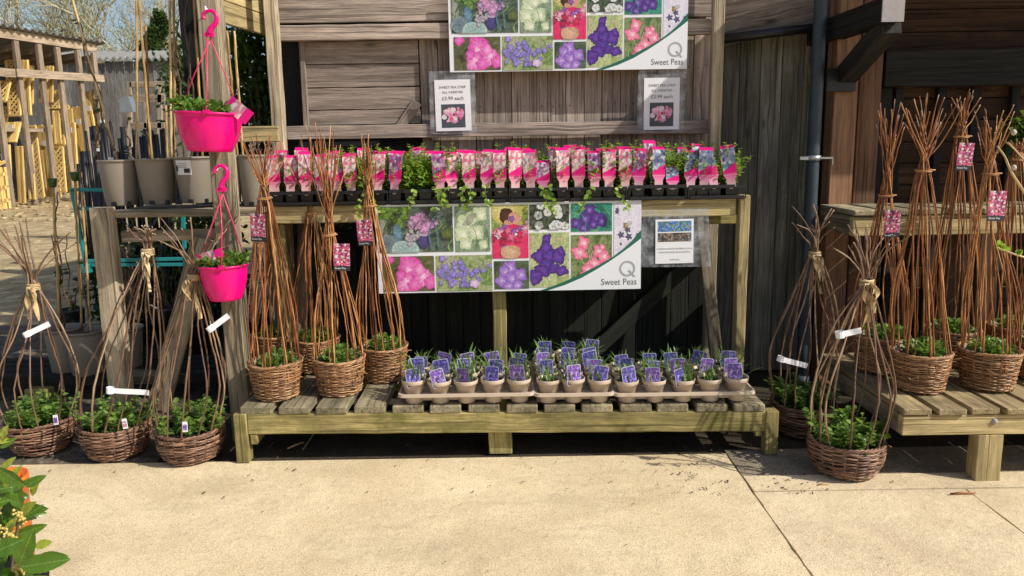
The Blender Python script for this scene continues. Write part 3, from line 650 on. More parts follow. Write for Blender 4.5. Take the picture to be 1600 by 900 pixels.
tallp(1372,588,1384,306,'willow planter at the back left corner of the right bench, narrow upright canes',8,162,1,(1394,350),.065,1)
tallp(1482,576,1502,214,'willow planter in the back row of the right bench with a high cane tie',9,142,2,(1508,245),.07,1)
tallp(1622,600,1640,285,'willow planter at the right edge of the photo, only its left canes showing',10,190,1,None,.10,1)
tallp(1578,570,1590,250,'willow planter at the back of the right bench behind the catkin branch',11,215,0,None,.07,1)
def domep(px,py,tx,ty,label,seed,topy,var,nc=13,flare=.2,white=None,sc=1.):
    b=G(px,py);b=Vector((b.x*(b.y+.12)/b.y,b.y+.12,0));t=U(tx,ty,b.y);tp=U(tx,topy,b.y)
    return planter('dome',var,b,t,label,group=GD,seed=seed,top_h=tp.z-t.z,flare=flare,ncane=nc,white=[(w[0],w[1],b.y-w[4] if len(w)>4 else b.y-.16,w[2],w[3]) for w in (white or [])],scale=sc)
domep(70,716,52,447,'domed willow planter at the left edge, cane tips spread widest, on the ground',21,345,0,12,.21,[(62,513,-.42,.10)])
domep(187,724,231,393,'domed willow planter in the middle of the left three, long paper band across it',22,352,1,13,.085,[(205,612,.13,.16)])
domep(303,731,303,432,'domed willow planter on the ground beside the main bench leg, thin forked cane tips',23,342,0,13,.19,[(345,502,-.62,.09)],sc=.97)
domep(1318,756,1354,441,'domed willow planter on the ground in front of the right bench',24,352,1,13,.16,[(1332,519,-.2,.075)],sc=1.)
domep(1252,688,1273,397,'domed willow planter in shadow behind the front one, between the two benches',25,320,0,12,.13,[(1243,567,.3,.13)],sc=1.)
# small picture labels stuck in the domed planters
for (px,py,Y,m,ph) in ((87,656,3.38,'card_iris2','left edge'),(195,662,3.32,'card_pea','middle'),(289,667,3.26,'card_iris2','right')):
    r_=[o for o in bpy.data.objects if o.name.startswith('willow_planter') and o.get('group')==GD][{'left edge':0,'middle':1,'right':2}[ph]]
    q=U(px,py,Y)-r_.location;t=MB();t.box((0,0,0),(.024,.0015,.048),m='paper');t.box((0,-.0014,-.002),(.018,.0006,.026),m=m)
    o=t.obj('picture_label',None,r_);o.location=q;o.rotation_euler=(-.15,R.uniform(-.2,.2),R.uniform(-.2,.2))
# ------------------------------------------------------------------ bluebell pots and trays
POTP=[(.0365,0),(.0375,.002),(.052,.074),(.0565,.075),(.0578,.078),(.0590,.094),(.0575,.0955),(.0545,.093),(.050,.082)]
potmb=MB();potmb.lathe((0,0,0),POTP,28,.5,caps=(True,False))
pot0=None;bladevar=[];cardm=['card_iris','card_iris2','card_iris','card_iris2']
def blades(seed):
    rr=random.Random(seed);mb=MB()
    for k in range(rr.randint(20,34)):
        a=rr.uniform(0,2*PI);L=rr.uniform(.045,.115);p=Vector((rr.gauss(0,.018),rr.gauss(0,.018),.085));sp2=rr.uniform(.1,1.0);w=rr.uniform(.003,.0052);vs=[];gc=[]
        n=6
        for i in range(n+1):
            t=i/n;q=p+Vector((math.cos(a)*sp2*L*t*(.6+.5*t),math.sin(a)*sp2*L*t*(.6+.5*t),L*t*(1-.38*sp2*t)));ww=w*(1-t**3)*1.05;s_=Vector((-math.sin(a),math.cos(a),0))*ww
            vs+=[q-s_,q+s_];gc+=[(t,0,0),(t,0,0)]
        mb.add(vs,[(2*i,2*i+1,2*i+3,2*i+2) for i in range(n)],rr.uniform(0,1),gc,'iris' and None,smooth=True)
    return mb
for s in range(6): bladevar.append(None)
cardvar={}
def ipot(loc,label,v,cm,rr,card=True):
    global pot0
    r=thing('bluebell_pot',label,'potted plant',loc,'small tan pots of grassy bluebell shoots in the carry trays')
    if pot0 is None:
        pot0=potmb.obj('pot','pottan',r);sm=MB();sm.lathe((0,0,0),[(.0005,.082),(.051,.080)],16);pot0s=sm.obj('soil','soil',r);ipot.s=pot0s
    else:
        for o in (pot0,ipot.s): c=o.copy();COL.objects.link(c);c.parent=r
    if bladevar[v] is None: bladevar[v]=blades(70+v).obj('leaves','iris',r);L=bladevar[v]
    else: L=bladevar[v].copy();COL.objects.link(L);L.parent=r
    L.rotation_euler.z=rr.uniform(0,6);s=rr.uniform(.8,1.25);L.location.z=.0;L.scale=(s,s,1*s);L.location.z=.085*(1-s)
    if card:
        if cm not in cardvar:
            t=MB();w,h=.031,.085
            def rrect(w,z0,z1,y,m):
                c=.005;pts=[(-w+c,y,z0),(w-c,y,z0),(w,y,z0+c),(w,y,z1-c),(w-c,y,z1),(-w+c,y,z1),(-w,y,z1-c),(-w,y,z0+c)];t.add(pts,[tuple(range(8))],m=m)
            rrect(w+.002,0,h,0,'rim_clear');rrect(w-.001,.018,h-.003,-.0008,cm);t.add([(-w+.001,-.0008,.004),(w-.001,-.0008,.004),(w-.001,-.0008,.017),(-w+.001,-.0008,.017)],[(0,1,2,3)],m='ink')
            t.box((0,-.0014,.010),(.040,.0004,.0035),m='white')
            cardvar[cm]=t.obj('picture_card',None,r);L=cardvar[cm]
        else: L=cardvar[cm].copy();COL.objects.link(L);L.parent=r
        L.location=(rr.uniform(-.016,.016),-.044+rr.uniform(-.004,.014),.070+rr.uniform(-.006,.006));L.rotation_euler=(-.14+rr.uniform(-.14,.12),rr.uniform(-.18,.18),rr.uniform(-.5,.5));s=rr.uniform(.98,1.18);L.scale=(s,s,s)
ORD=['first','second','third','fourth','fifth']
def tray(x0,x1,y0,nx,ny,label,nm,rr,dz=0.,seedb=0):
    xc=(x0+x1)/2;z=bz(xc)+.003+dz;yc=y0+ny*.112/2
    r=thing('carry_tray',label,'plant tray',(xc,yc,z),'tan plastic carry trays holding the bluebell pots')
    mb=MB();w=(x1-x0)/2;d=ny*.114/2;zt=.052
    def loop(o,z,c=.03,n=4):
        p=[];
        for (sx,sy,a0) in ((1,-1,-PI/2),(1,1,0),(-1,1,PI/2),(-1,-1,PI)):
            for i in range(n+1): a=a0+PI/2*i/n;p.append((sx*(w+o-c)+c*math.cos(a),sy*(d+o-c)+c*math.sin(a),z))
        return p
    rings=[loop(-.014,zt-.006),loop(-.005,zt-.005),loop(.000,zt+.006),loop(.008,zt+.005),loop(.010,zt-.009)]
    vs=sum(rings,[]);n=len(rings[0]);fs=[tuple(range(n))]
    for k in range(4): fs+=[(k*n+i,k*n+(i+1)%n,(k+1)*n+(i+1)%n,(k+1)*n+i) for i in range(n)]
    mb.add(vs,fs,smooth=False);pit=(x1-x0)/nx
    for i in range(nx):
        for j in range(ny):
            cx=-w+pit*(i+.5);cy=-d+.114*(j+.5);mb.lathe((cx,cy,0),[(.001,.001),(.038,.0),(.042,.004),(.0485,.05)],24)
            if i<nx-1: mb.box((cx+pit/2,cy,.030),(pit-.06,.03,.036))
    mb.obj('tray','pottan',r)
    for j in range(ny):
        for i in range(nx):
            cx=xc-w+pit*(i+.5);cy=yc-d+.114*(j+.5);v=rr.randrange(6);blue=rr.random()<(.35+.2*j)
            cm='card_iris' if blue else 'card_iris2'
            row='front row' if j==0 else ('back row' if j==ny-1 else ORD[j]+' row')
            ipot((cx+rr.uniform(-.005,.005),cy+rr.uniform(-.005,.005),z+.018+rr.uniform(-.003,.006)),f"tan pot, {'dark blue' if blue else 'violet'} card, {ORD[i]} from left, {row}, {nm} tray",v,cm,rr,rr.random()<.93)
rr0=random.Random(5)
def tx(px): return U(px,612,3.42).x
tray(tx(627),tx(832),3.362,5,3,'tan carry tray of fifteen pots at the left, next to the willow baskets','left',rr0)
tray(tx(836),tx(955),3.362,3,5,'narrow tan carry tray of pots standing end on in the middle','middle',rr0)
tray(tx(958),tx(1172),3.362,5,3,'tan carry tray of fifteen pots at the right end of the main bench','right',rr0)
# ------------------------------------------------------------------ sweet pea strips on the staging table
def strip_label(var,mat):
    w=.0345;st=.0225;Lf=.262;path=[];y,z,ang=0.,0.,math.radians(85);tot=.50;N=48
    for i in range(N+1):
        t=i/N*tot;path.append((y,z))
        if .18<t<.335: ang-=math.radians(185)/(.155/tot*N)
        y+=math.cos(ang)*tot/N;z+=math.sin(ang)*tot/N
    vs=[];gc=[];fs=[]
    for i,(yy,zz) in enumerate(path):
        s=i/N*tot;v=s/Lf
        if v<.05: h=st*math.sqrt(max(.02,1-((.05-v)/.05)**2))
        elif v<.20: h=st
        elif v<.28: h=st+(w-st)*(v-.20)/.08
        else: h=w
        if s>.40: h=w-(w-st)*min(1,(s-.40)/.03)
        for sg in (-1,0,1): vs.append((sg*h,yy-(0.002*abs(sg)),zz));gc.append((sg*h/w*.5,v,var*1.3+.21))
    mb=MB()
    for i in range(N):
        for q in (0,1): a=3*i+q;fs.append((a,a+1,a+4,a+3))
    mb.add(vs,fs,.5,gc,m=mat,smooth=True)
    # backing layer just inside
    vs2=[]
    for i,(yy,zz) in enumerate(path):
        a=path[min(i+1,N)];b=path[max(i-1,0)];ty,tz=a[0]-b[0],a[1]-b[1];l=math.hypot(ty,tz);ny_,nz_=tz/l,-ty/l
        for q in range(3): vv=vs[3*i+q];vs2.append((vv[0],vv[1]+ny_*.0011,vv[2]+nz_*.0011))
    mb.add(vs2,[f[::-1] for f in fs],.5,m='lab_back',smooth=True)
    return mb
cellmb=MB();
for j in range(4):
    y0=.0+j*.042;a,b=.0345,.027
    cellmb.add([(-b,y0+.004,0),(b,y0+.004,0),(b,y0+.036,0),(-b,y0+.036,0),(-a,y0,.055),(a,y0,.055),(a,y0+.041,.055),(-a,y0+.041,.055)],[(3,2,1,0),(0,1,5,4),(1,2,6,5),(2,3,7,6),(3,0,4,7),(4,5,6,7)])
cellmb.add([(-.038,-.004,.047),(.038,-.004,.047),(.038,-.004,.057),(-.038,-.004,.057),(-.038,.17,.047),(.038,.17,.047),(.038,.17,.057),(-.038,.17,.057)],[(0,1,2,3),(5,4,7,6),(1,5,6,2),(4,0,3,7)])
celobj=None;foli=[];labo={}
def strip(x,y,z,k,var,label,rr,lab=True,trail=0,fol=None,lz=1.,tilt=0.,sc=1.):
    global celobj
    r=thing('sweet_pea_strip',label,'seedling strip',(x,y,z),'sweet pea seedling strips with arched picture labels')
    if celobj is None: celobj=cellmb.obj('cell_strip','black',r)
    else: c=celobj.copy();COL.objects.link(c);c.parent=r
    fi=rr.choice((0,1,2,3,3,1,4)) if fol is None else fol
    while len(foli)<5:
        q=len(foli);f=MB();rf=random.Random(200+q)
        for j in range(4):
            for e in range(2 if q!=4 else 3):
                pea_sprigs(f,(rf.uniform(-.02,.02),.046+.037*j,.05),.018,.012,(.13 if q<3 else .21)*rf.uniform(.7,1.15),4,'peabr' if q!=2 else 'pea',rf,.026)
        if q==4: clump(f,(0,.04,.08),.036,.07,.10,60,.03,.018,'peabr',rf,True)
        foli.append(f.obj('foliage',None,r));foli[-1].parent=r
        if q!=fi:
            foli[-1].parent=None;foli[-1].hide_render=False
    used=[o for o in foli if o.parent is None]
    o=foli[fi]
    if o.parent is None: o.parent=r
    elif o.parent is not r: o=o.copy();COL.objects.link(o);o.parent=r
    if lab:
        key=(k,var%3)
        if key not in labo: labo[key]=strip_label(var%3,('lab_red','lab_pur','lab_blu')[k]).obj('arched_label',None,r);L=labo[key]
        else: L=labo[key].copy();COL.objects.link(L);L.parent=r
        L.location=(rr.uniform(-.003,.003),-.008,.040);L.rotation_euler=(rr.uniform(-.10,.07),tilt+rr.uniform(-.07,.07),rr.uniform(-.22,.22));L.scale=(sc,rr.uniform(.8,1.1),lz*sc*rr.uniform(.93,1.05))
    for q in range(trail):
        f=MB();rt_=random.Random(int(x*1000)+q);p=Vector((rt_.uniform(-.03,.03),-.01,.06));pts=[p];dx=rt_.uniform(-.012,.012)
        n=rt_.randint(5,9)
        for i in range(n): pts.append(pts[-1]+Vector((dx+rt_.uniform(-.012,.012),-.014 if i<2 else rt_.uniform(-.004,.004),(.004 if i<1 else -.019))))
        f.tube(pts,.0012,4,.6,'peabr')
        for i in range(1,len(pts)):
            for sg in ((-1,1) if rt_.random()<.6 else (rt_.choice((-1,1)),)): f.leaf(pts[i],Vector((sg*rt_.uniform(.2,1),rt_.uniform(-.7,.1),rt_.uniform(-1.1,.9))),Vector((0,-.8,.5))+rv(rt_)*.4,.027*rt_.uniform(.6,1.3),.019,rt_.random(),'peabr',round_=True)
        f.obj('trailing_shoot',None,r)
    return r
TY0=TY-.035
def txp(px,Y=TY0): return U(px,300,Y).x
front=[(432,0),(455,0),(479,0),(503,0),(527,0),(551,0),(591,0),(617,1),(688,1),(707,0),(735,0),(759,0),(782,0),(806,0),(829,0),(850,1),(880,0),(905,0),(930,1),(952,0),(977,0),(997,1),(1028,2),(1051,2),(1078,2),(1098,2),(1117,2),(1143,2)]
rrs=random.Random(9)
nof=[(571,1),(642,4),(664,3)]
ztr=TZ+.012
allf=sorted([(a,b,True) for a,b in front]+[(a,b,False) for a,b in nof])
CN=['pink and red','purple and pink','blue']
trx=[]
for i,(px,k,lab) in enumerate(allf):
    x=txp(px);sm={1051:(.62,.25),850:(.72,0)}.get(px,(1,0));tilt={1117:-.12,1143:-.08,1051:-.2,617:.0}.get(px,0)
    trail={690:2,688:2,707:1,735:2,830:1,850:2,930:1,642:1,571:2,952:1,551:0,759:1,997:0}.get(px,0)
    nm=f"seedling strip with arched {CN[k]} label, number {i+1} from left along table front" if lab else f"bushy seedling strip without front label, number {i+1} from left along table front"
    strip(x,TY0+rrs.uniform(-.004,.004),ztr+.004,k,rrs.randrange(3),nm,rrs,lab,trail,None if lab else 4,sm[0],tilt+sm[1],1.)
back=[441,469,497,520,545,566,603,628,653,676,722,747,770,795,818,842,866,892,917,941,965,989,1012,1040,1066,1090,1108]
for i,px in enumerate(back):
    k=0 if px<1000 and i%4 else 1
    if px>1030: k=2 if i%2 else 1
    strip(U(px,285,TY0+.19).x,TY0+.19,ztr+.010,k,rrs.randrange(3),f"seedling strip with {CN[k]} label, number {i+1} from left in back row",rrs,rrs.random()<.85,0,None,rrs.uniform(.95,1.08),0)
for o in foli:
    if o.parent is None: bpy.data.objects.remove(o)
# black carrier trays
e=frange(txp(421),txp(1166),.30)
for i,(a,b) in enumerate(zip(e[:-1],e[1:])):
    mb=MB();z0=ztr-.006;y0=TY0-.012;y1=TY0+.37;a+=.003;b-=.003
    mb.box(((a+b)/2,(y0+y1)/2,z0+.0),(b-a-.02,y1-y0,.005));mb.box(((a+b)/2,y0+.0,z0+.008),(b-a-.02,.004,.016));
    dz=R.uniform(-.003,.004)
    mb.box(((a+b)/2,y0-.004,z0+.060+dz),(b-a,.008,.007));mb.box(((a+b)/2,y0-.003,z0+.068+dz),(b-a-.002,.003,.013))
    mb.box((a+.002,(y0+y1)/2,z0+.060),(.006,y1-y0,.008));mb.box((b-.002,(y0+y1)/2,z0+.060),(.006,y1-y0,.008))
    for xx in (a+.003,b-.003): mb.box((xx,y0,z0+.03),(.006,.005,.06))
    tag(mb.obj('seedling_tray','black',bevel=.001),f'black carrier tray under sweet pea strips, number {i+1} of {len(e)-1} from left','tray','black carrier trays along the staging table')
# ------------------------------------------------------------------ banners
BW,BH=1.48,.50
def banner(loc,rz,ry,label,sc=1.):
    r=thing('flower_banner',label,'banner',loc,'Sweet Peas flower banners',(0,ry,rz));r.scale=(sc,1,sc)
    b=MB();b.box((BW/2,.004,BH/2),(BW,.006,BH));b.obj('board','white',r,bevel=.001)
    x2u=lambda x:(x-592)/409*BW
    def y2v(x,y): return (1-(y-(323-10*(x-592)/409))/137.)*BH
    def rect(x0,y0,x1,y1): return x2u(x0),y2v(x0,y1),x2u(x1),y2v(x0,y0)
    rr=random.Random(77)
    class Tile:
        def __init__(s,name,x0,y0,x1,y1,bgc,var=.5):
            s.x0,s.z0,s.x1,s.z1=rect(x0,y0,x1,y1);s.mb=MB();s.name=name;s.k=0;n=26
            vs=[];cs=[];fs=[];se=rr.uniform(0,90)
            for j in range(n+1):
                for i in range(n+1):
                    u,v=i/n,j/n;vs.append((s.x0+(s.x1-s.x0)*u,-.0008,s.z0+(s.z1-s.z0)*v))
                    f=noise.noise(Vector((u*5+se,v*4,se)))*.8+noise.noise(Vector((u*13+se,v*13,se)))*.6+.5;f=min(.999,max(0,f))*(len(bgc)-1);a=int(f);t=f-a
                    cs.append(tuple(bgc[a][q]*(1-t)+bgc[min(a+1,len(bgc)-1)][q]*t for q in range(3)))
            for j in range(n):
                for i in range(n): a=j*(n+1)+i;fs.append((a,a+1,a+n+2,a+n+1))
            s.mb.add(vs,fs,.5,None,cs)
        def blob(s,u,v,r,c1,c2,asp=1.,rot=0.,ruff=.12,lob=5,cx=None):
            # u,v in tile 0..1; r as a fraction of tile height
            s.k+=1;H_=(s.z1-s.z0);X=s.x0+(s.x1-s.x0)*u;Z=s.z0+H_*v;rd=r*H_;y=-.0009-.00005*s.k;n=22;ph=rr.uniform(0,6)
            vs=[];cs=[]
            def cl(x,z): return (min(s.x1,max(s.x0,x)),y,min(s.z1,max(s.z0,z)))
            for ring in (0.,.45,.8,1.):
                for i in range(n if ring else 1):
                    a=2*PI*i/n;q=rd*ring*(1+ruff*math.sin(lob*a+ph)+ruff*.5*math.sin(2.3*lob*a+ph*2));x=q*math.cos(a)*asp;z=q*math.sin(a)
                    vs.append(cl(X+x*math.cos(rot)-z*math.sin(rot),Z+x*math.sin(rot)+z*math.cos(rot)))
                    f=ring+(.25*math.sin(a*9+ph) if 0<ring<1 else 0);f=min(1,max(0,f));cs.append(tuple(c1[k]*(1-f)+c2[k]*f for k in range(3)))
            fs=[(0,1+i,1+(i+1)%n) for i in range(n)]
            for g in range(2): fs+=[(1+g*n+i,1+(g+1)*n+i,1+(g+1)*n+(i+1)%n,1+g*n+(i+1)%n) for i in range(n)]
            s.mb.add(vs,fs,.5,None,cs)
        def line(s,u0,v0,u1,v1,w,c):
            H_=(s.z1-s.z0);W_=(s.x1-s.x0);s.k+=1;y=-.0009-.00005*s.k;n=8;vs=[];bend=rr.uniform(-.1,.1)
            for i in range(n+1):
                t=i/n;u=u0+(u1-u0)*t+bend*math.sin(t*PI);v=v0+(v1-v0)*t;x=s.x0+W_*u;z=s.z0+H_*v;nx,nz=-(v1-v0),(u1-u0);l=math.hypot(nx,nz)
                for sg in (-1,1): vs.append((min(s.x1,max(s.x0,x+sg*nx/l*w*H_*(1-.6*t))),y,min(s.z1,max(s.z0,z+sg*nz/l*w*H_*(1-.6*t)))))
            s.mb.add(vs,[(2*i,2*i+1,2*i+3,2*i+2) for i in range(n)],.5,None,c)
        def done(s): return s.mb.obj(s.name,'photo2',r)
    def shade(c,f): return tuple(min(1,x*f) for x in c)
    def grass(t,n,cols,w=.012):
        for _ in range(n): u=rr.random();v=rr.uniform(-.1,.6);t.line(u,v,u+rr.uniform(-.15,.15),v+rr.uniform(.15,.45),w,rr.choice(cols))
    def pea(t,u,v,s,c1,c2,asp=1.):
        t.blob(u,v+s*.35,s*.95,c1,c2,1.2*asp,rr.uniform(-.3,.3),.10,4);t.blob(u-s*.3*asp,v-s*.15,s*.55,shade(c2,1.1),c1,1.*asp,rr.uniform(0,3),.12,3);t.blob(u+s*.3*asp,v-s*.2,s*.55,shade(c2,.85),c1,1.*asp,rr.uniform(0,3),.12,3);t.blob(u,v-s*.05,s*.3,(.9,.75,.85),c1,.8*asp,0,.1,3)
    # A bucket of flowers and a watering can
    t=Tile('garden_picture',597,326,711,396,[(.02,.03,.03),(.05,.07,.06),(.12,.16,.10),(.03,.05,.06),(.25,.27,.22)])
    t.blob(.06,.55,.35,(.35,.36,.30),(.22,.24,.2),.25,0,.02);grass(t,26,[(.12,.22,.05),(.25,.38,.1),(.06,.12,.03)])
    for _ in range(26): t.blob(rr.uniform(.02,.42),rr.uniform(.55,1.),rr.uniform(.03,.08),(.20,.32,.06),(.08,.16,.03),1,0,.3)
    t.blob(.25,.42,.20,(.16,.28,.36),(.08,.15,.22),.55,.1,.02,2);t.blob(.12,.2,.2,(.10,.14,.17),(.2,.26,.28),1,0,.04);t.blob(.35,.05,.22,(.25,.38,.38),(.35,.48,.46),1.4,0,.03)
    t.blob(.60,.26,.19,(.09,.07,.22),(.05,.04,.14),.75,0,.02,2);t.blob(.60,.42,.07,(.55,.52,.62),(.45,.42,.55),2.2,0,.02)
    for _ in range(40): t.blob(.57+rr.gauss(0,.08),.67+rr.gauss(0,.09),rr.uniform(.05,.09),(.62,.42,.62),rr.choice([(.45,.16,.36),(.36,.16,.40),(.12,.08,.12)]),1,0,.25)
    for _ in range(14): t.blob(.44+rr.gauss(0,.04),.33+rr.gauss(0,.07),.05,(.5,.5,.45),(.28,.22,.3),1,0,.25)
    t.line(.72,.05,.82,.9,.02,(.08,.16,.24));t.line(.8,.1,.72,.8,.015,(.10,.2,.28));t.blob(.93,.4,.12,(.14,.18,.05),(.07,.09,.03),1.3);t.done()
    # B white peas
    t=Tile('white_sweet_pea_picture',714,324,768,394,[(.10,.15,.09),(.2,.28,.17),(.28,.33,.26),(.12,.18,.10)])
    for (u,v,s) in ((.3,.62,.2),(.72,.82,.16),(.2,.4,.17),(.6,.42,.17),(.45,.72,.15),(.3,.18,.14),(.8,.15,.1)): t.blob(u,v,s,(.72,.75,.6),(.42,.52,.3),1,rr.uniform(0,3),.14,4);t.blob(u+.04,v-.03,s*.5,(.82,.82,.7),(.6,.66,.45),1,0,.15,3)
    t.line(.55,0,.5,.6,.01,(.1,.2,.04));t.line(.9,0,.85,.6,.01,(.1,.2,.04));t.done()
    # C person holding a bouquet
    t=Tile('gardener_picture',771,322,827,404,[(.10,.16,.04),(.25,.33,.08),(.5,.45,.12),(.16,.24,.05)])
    t.blob(.32,.93,.27,(.62,.55,.25),(.5,.42,.14),1.0,.5,.02,2);t.blob(.42,.78,.17,(.09,.035,.02),(.05,.02,.01),.8,.3,.05);t.blob(.62,.74,.135,(.62,.36,.24),(.52,.27,.17),.85,0,.03);t.blob(.78,.75,.03,(.6,.34,.22),(.5,.26,.17),1.2,0,.0)
    t.blob(.45,.60,.12,(.6,.35,.24),(.5,.25,.17),.9);t.blob(.5,.22,.42,(.78,.05,.16),(.62,.02,.11),1.15,0,.04,3)
    for _ in range(46): c=rr.choice([(.62,.03,.10),(.8,.4,.5),(.82,.75,.75),(.3,.1,.4),(.45,.02,.08),(.75,.15,.3)]);t.blob(.5+rr.gauss(0,.22),.42+rr.gauss(0,.11),rr.uniform(.045,.075),shade(c,1.15),shade(c,.6),1,0,.25)
    t.blob(.5,.12,.13,(.66,.42,.28),(.52,.3,.2),1.5,0,.06,4);t.done()
    # D white stars
    t=Tile('white_flower_picture',829,321,890,359,[(.02,.03,.02),(.05,.08,.04),(.12,.14,.10),(.03,.04,.03)])
    grass(t,14,[(.12,.18,.08),(.2,.26,.15)],.02)
    for _ in range(15):
        u,v=rr.uniform(.1,1),rr.uniform(.1,1)
        for q in range(5): a=q*1.257+u*9;t.blob(u+.06*math.cos(a),v+.10*math.sin(a),.095,(.75,.76,.74),(.5,.52,.52),.8,a,.1,3)
    t.done()
    # E purple on teal
    t=Tile('violet_on_teal_picture',893,319,956,362,[(.02,.18,.12),(.04,.28,.20),(.03,.22,.16),(.12,.35,.2)])
    for (u,v,s) in ((.45,.75,.22),(.35,.45,.24),(.65,.45,.26),(.12,.3,.2),(.3,.12,.2),(.75,.35,.2),(.55,.25,.17)): t.blob(u,v,s,(.16,.07,.38),(.05,.02,.16),1.,rr.uniform(0,3),.16,4);t.blob(u,v,s*.4,(.3,.2,.55),(.12,.05,.3),1,0,.2)
    grass(t,5,[(.1,.4,.3)]);t.done()
    # F lilac with bee
    t=Tile('bee_picture',959,317,1001,412,[(.66,.62,.76),(.74,.72,.80),(.6,.55,.7),(.78,.76,.82)])
    for _ in range(7): t.blob(rr.uniform(.0,.9),rr.uniform(.2,.95),rr.uniform(.02,.05),(.12,.09,.25),(.05,.05,.08),1,0,.35)
    t.blob(.42,.62,.055,(.42,.28,.08),(.12,.08,.03),.6,.2,.2);t.blob(.55,.66,.035,(.5,.48,.42),(.4,.38,.36),1.5,.6);t.done()
    # G big magenta pea
    t=Tile('magenta_sweet_pea_picture',600,402,680,457,[(.04,.04,.02),(.14,.12,.05),(.06,.09,.03),(.2,.16,.09)])
    for (u,v,s,c) in ((.12,.9,.14,0),(.52,.72,.30,0),(.42,.25,.24,1),(.62,.2,.2,0),(.8,.38,.22,1),(.92,.25,.18,0),(.72,.6,.16,1),(.35,.45,.14,0)):
        a,b=((.80,.22,.56),(.58,.06,.34)) if c==0 else ((.85,.42,.68),(.66,.12,.42));t.blob(u,v,s,a,b,1.15,rr.uniform(0,3),.13,4)
    for (u,v) in ((.5,.62),(.45,.3),(.78,.42)): t.blob(u,v,.08,(.85,.65,.8),(.78,.3,.6),1,0,.3,3)
    t.done()
    # H lavender field
    t=Tile('lavender_field_picture',683,400,770,456,[(.12,.2,.06),(.25,.33,.12),(.4,.42,.24),(.18,.26,.1),(.5,.42,.4)])
    grass(t,30,[(.12,.28,.06),(.3,.42,.14),(.4,.48,.25)]);
    for _ in range(46): u=rr.choice((.28,.46,.5,.7,.15,.85,.35))+rr.gauss(0,.06);v=rr.choice((.35,.5,.65,.3))+rr.gauss(0,.12);t.blob(u,v,rr.uniform(.05,.09),rr.choice([(.30,.26,.66),(.42,.34,.74),(.24,.2,.55)]),(.2,.15,.46),1,0,.3)
    t.blob(.68,.2,.11,(.7,.6,.72),(.55,.35,.6),1.2);t.done()
    # I purple pea
    t=Tile('purple_sweet_pea_picture',773,408,827,452,[(.03,.05,.03),(.06,.09,.05),(.1,.14,.08)])
    for (u,v,s) in ((.45,.75,.24),(.3,.6,.2),(.5,.35,.26),(.2,.3,.2),(.75,.5,.22),(.65,.12,.2),(.4,.1,.18)): t.blob(u,v,s,(.46,.32,.70),(.24,.10,.45),1.1,rr.uniform(0,3),.16,4);t.blob(u+.03,v,s*.45,(.6,.5,.8),(.35,.2,.58),1,0,.25,3)
    t.done()
    # J dark violet
    t=Tile('dark_violet_pea_picture',829,364,890,449,[(.35,.42,.18),(.55,.56,.32),(.25,.36,.12),(.5,.42,.28)])
    grass(t,16,[(.3,.42,.15),(.45,.52,.28),(.55,.6,.4)],.016)
    for (u,v,s,a_) in ((.42,.86,.13,.6),(.42,.72,.13,.8),(.25,.58,.12,1.2),(.5,.56,.14,1.),(.72,.56,.14,.9),(.78,.66,.09,.8),(.4,.4,.13,1.1),(.3,.3,.12,1.2),(.62,.34,.10,1.),(.15,.22,.11,1.2),(.8,.3,.09,1.4),(.12,.12,.08,1.)): t.blob(u,v,s,(.16,.06,.42),(.05,.015,.16),a_,rr.uniform(-.5,.5),.16,4)
    for (u,v) in ((.5,.62),(.45,.45),(.6,.4)): t.blob(u,v,.035,(.12,.08,.5),(.05,.03,.25),1,0,.3)
    t.done()
    # K coral pink
    t=Tile('coral_sweet_pea_picture',893,367,956,436,[(.05,.10,.03),(.12,.18,.06),(.25,.3,.13),(.04,.06,.03)])
    grass(t,14,[(.2,.3,.1),(.35,.42,.2)],.014)
    for (u,v,s,a_) in ((.3,.82,.15,.8),(.2,.6,.14,1.3),(.68,.62,.15,.9),(.8,.5,.13,1.1),(.55,.35,.14,1.1),(.4,.22,.12,1.2),(.35,.08,.1,1.4),(.75,.72,.08,.7)): t.blob(u,v,s,(.85,.45,.55),(.72,.12,.26),a_,rr.uniform(-.6,.6),.18,4);t.blob(u+.02,v,s*.4,(.88,.68,.7),(.82,.35,.45),1,0,.25,3)
    t.done()
    # curve
    up=[(.615,-.0),(.693,.08),(.77,.18),(.845,.29),(.895,.375),(.933,.46),(.97,.56),(.9995,.67)];lo=[(.645,0),(.71,.06),(.775,.14),(.83,.23),(.88,.32),(.925,.41),(.962,.49),(.9995,.575)]
    b=MB()
    for i in range(7): b.add([(up[i][0]*BW,-.0042,max(.0005,up[i][1]*BH)),(lo[i][0]*BW,-.0042,max(.0005,lo[i][1]*BH)),(lo[i+1][0]*BW,-.0042,lo[i+1][1]*BH),(up[i+1][0]*BW,-.0042,up[i+1][1]*BH)],[(0,1,2,3)])
    b.obj('green_stripe','green_ink',r)
    b=MB();b.add([(x*BW,-.0040,max(.0005,z*BH)) for x,z in lo]+[(.9995*BW,-.004,.0005)],[tuple(range(9))[::-1]]);b.obj('white_panel','white',r)
    b=MB();qx,qz,q0,q1=.948*BW,.235*BH,.034,.045
    n=36;vs=[]
    for i in range(n): a=2*PI*i/n;vs+=[(qx+q0*math.cos(a),-.0048,qz+q0*math.sin(a)),(qx+q1*math.cos(a),-.0048,qz+q1*math.sin(a))]
    b.add(vs,[(2*i,2*i+1,(2*i+3)%(2*n),(2*i+2)%(2*n)) for i in range(n)])
    b.add([(qx+.002,-.0051,qz-.012),(qx+.014,-.0051,qz-.008),(qx+.047,-.0051,qz-.047),(qx+.033,-.0051,qz-.047)],[(3,2,1,0)]);b.obj('emblem','grey',r)
    text('Sweet Peas',.052,'inkgrey',r,(.985*BW,-.0048,.052*BH),align='RIGHT',sx=.86)
    return r
